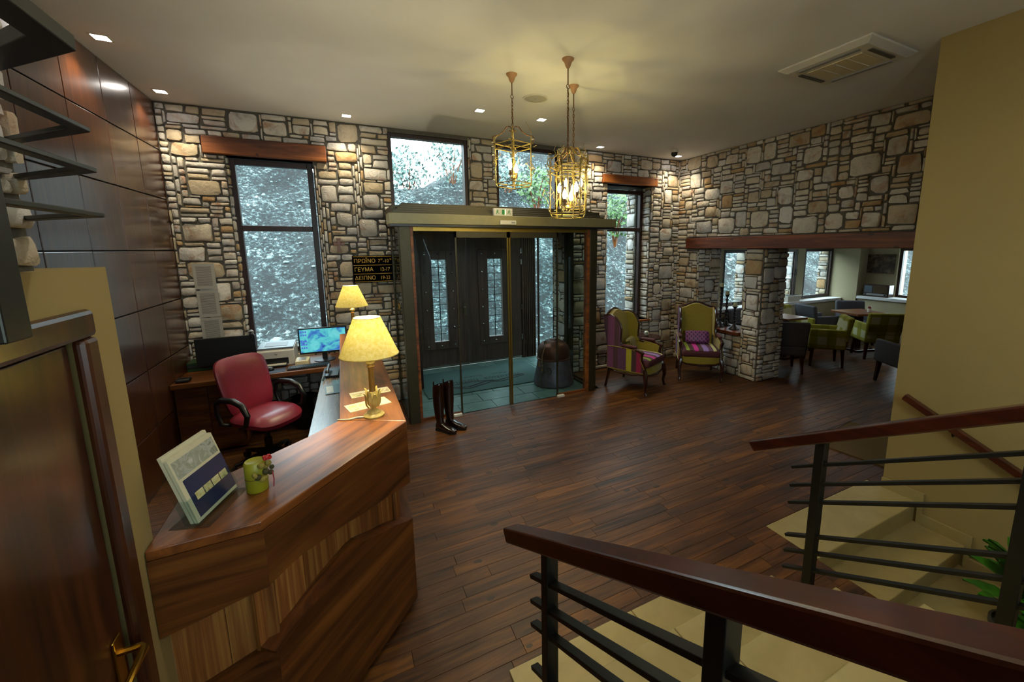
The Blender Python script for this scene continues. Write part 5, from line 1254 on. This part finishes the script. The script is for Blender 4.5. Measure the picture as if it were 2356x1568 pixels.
# ------------------------------------------------------------------ outside: courtyard and scree slope
from mathutils import noise as mn
def hill_mat():
    q = N('scree'); v = q.coord('world'); f = q.noise(v, 11.0, 8, .82, .5); g = q.noise(v, 1.1, 4, .6, .5)
    k = q.math('ADD', q.math('MULTIPLY', f, .75), q.math('MULTIPLY', g, .25))
    q.set(Base_Color=q.ramp(k, [(.43,'#020506'),(.49,'#0c1718'),(.53,'#2a3e40'),(.57,'#667878'),(.61,'#c4cac6')]), Roughness=.95); q.bump(f, 1.0, .12); return q.m
M_SCREE = hill_mat()
def hz(x, y):
    d = max(0, y-8.6); r = 3.6+.55*max(0, x-2.6)+1.2*math.exp(-((x+2.6)/2.0)**2)
    z = -.12+min(d*.72, r+.05*d)
    return z+.28*mn.noise((x*.5, y*.5, 0))*min(1, d)+.14*mn.noise((x*1.6, y*1.6, 3))*min(1, d)
nx, ny = 110, 70; vs = []; fs = []
for j in range(ny+1):
    for i in range(nx+1):
        x = -14+42*i/nx; y = 6.9+20*(j/ny)**1.3; vs.append((x, y, hz(x, y)))
for j in range(ny):
    for i in range(nx): a = j*(nx+1)+i; fs.append((a, a+1, a+nx+2, a+nx+1))
hl = mk('hillside', MB().add(vs, fs), M_SCREE, smooth=True, fixn=False); struct(hl)
struct(mk('ground_outside', MB().box(-14,28,5.9,7.1,-.3,-.13).box(-14,28,-24,-2.9,-.4,-.3), M_SCREE))
rnd = random.Random(8); M_ROCK = tile_mat('pale_rock', '#5f6c6c', .95, .35, .3)
def rock(b, c, r):
    t0 = [(rnd.uniform(.6,1.3)) for _ in range(3)]; n = 7; rings = []
    for zz, k in ((-.5,.7),(-.1,1),(.35,.8),(.6,.35)):
        rings.append([(c[0]+r*t0[0]*k*rnd.uniform(.75,1.15)*math.cos(2*PI*i/n), c[1]+r*t0[1]*k*rnd.uniform(.75,1.15)*math.sin(2*PI*i/n), c[2]+r*t0[2]*zz) for i in range(n)])
    b.loft(rings)
b = MB()
for _ in range(1500):
    x, y = rnd.uniform(-7,14), 8.2+8.5*rnd.random()**1.2; rock(b, (x, y, hz(x, y)), rnd.choice((.025,.03,.035,.04,.05,.07)))
o = tag(mk('scree_stones', b, M_ROCK, fixn=False), 'loose pale scree stones covering the slope outside the windows', 'stones'); o['kind'] = 'stuff'
for k, (x, y, r) in enumerate(((-.2,9.6,.2),(.15,9.5,.17),(-1.2,9.2,.16),(1.4,9.8,.22),(3.1,10.2,.24),(-2.1,10.2,.2))):
    b = MB(); rock(b, (x, y, hz(x, y)+.02), r)
    tag(mk('boulder', b, M_ROCK), 'pale angular boulder lying on the scree slope outside', 'boulder', 'boulders on the slope')
def shrub(label, c, rad, n, size, material, group='shrubs on the slope'):
    t = thing('shrub', label, 'shrub', c, 0, group); b = MB()
    for _ in range(n):
        d = Vector((rnd.gauss(0,1), rnd.gauss(0,1), rnd.gauss(0,1))).normalized()*rnd.random()**.4
        p = Vector((d.x*rad[0], d.y*rad[1], rad[2]+d.z*rad[2])); a = Vector((rnd.gauss(0,1), rnd.gauss(0,1), rnd.gauss(0,1))).normalized(); e = a.orthogonal().normalized()*size*.45
        b.add([tuple(p), tuple(p+a*size*.5+e), tuple(p+a*size), tuple(p+a*size*.5-e)], [(0,1,2,3)])
    f = mk('foliage', b, material, t, fixn=False); f['kind'] = 'stuff'
    for i in range(4): mk('stem', MB().tube([(0,0,-.2),(rad[0]*.3*math.cos(i*1.6),rad[1]*.3*math.sin(i*1.6),rad[2]*.7),(rad[0]*.6*math.cos(i*1.6),rad[1]*.6*math.sin(i*1.6),rad[2]*1.3)], [.03,.02,.008], 5), M_CROSS, t)
    return t
shrub('bright green shrub seen through the narrow window', (6.35,8.75,2.2), (.55,.4,.6), 700, .10, M_BUSH)
shrub('green shrub on the slope seen through the small upper window', (4.55,9.6,3.0), (.55,.5,.5), 480, .10, M_BUSH)
for k, (x, y) in enumerate(((-.9,15.3),(.4,15.8),(1.5,15.0),(2.4,15.7),(-2.6,15.2),(3.7,14.6),(5.6,14.2))):
    shrub(['dusty grey-green bush on the ridge above the boulders','tall dusty bush on the ridge seen against the sky','low dusty bush on the ridge behind the portal','broad dusty bush on the ridge between the upper windows','dusty bush on the ridge behind the desk window','dusty bush on the ridge behind the green shrub','dusty bush on the higher ridge by the narrow window'][k], (x, y, hz(x, y)-.1), (.8,.6,.7+.2*(k % 2)), 420, .14, M_BUSHD, 'bushes along the ridge')
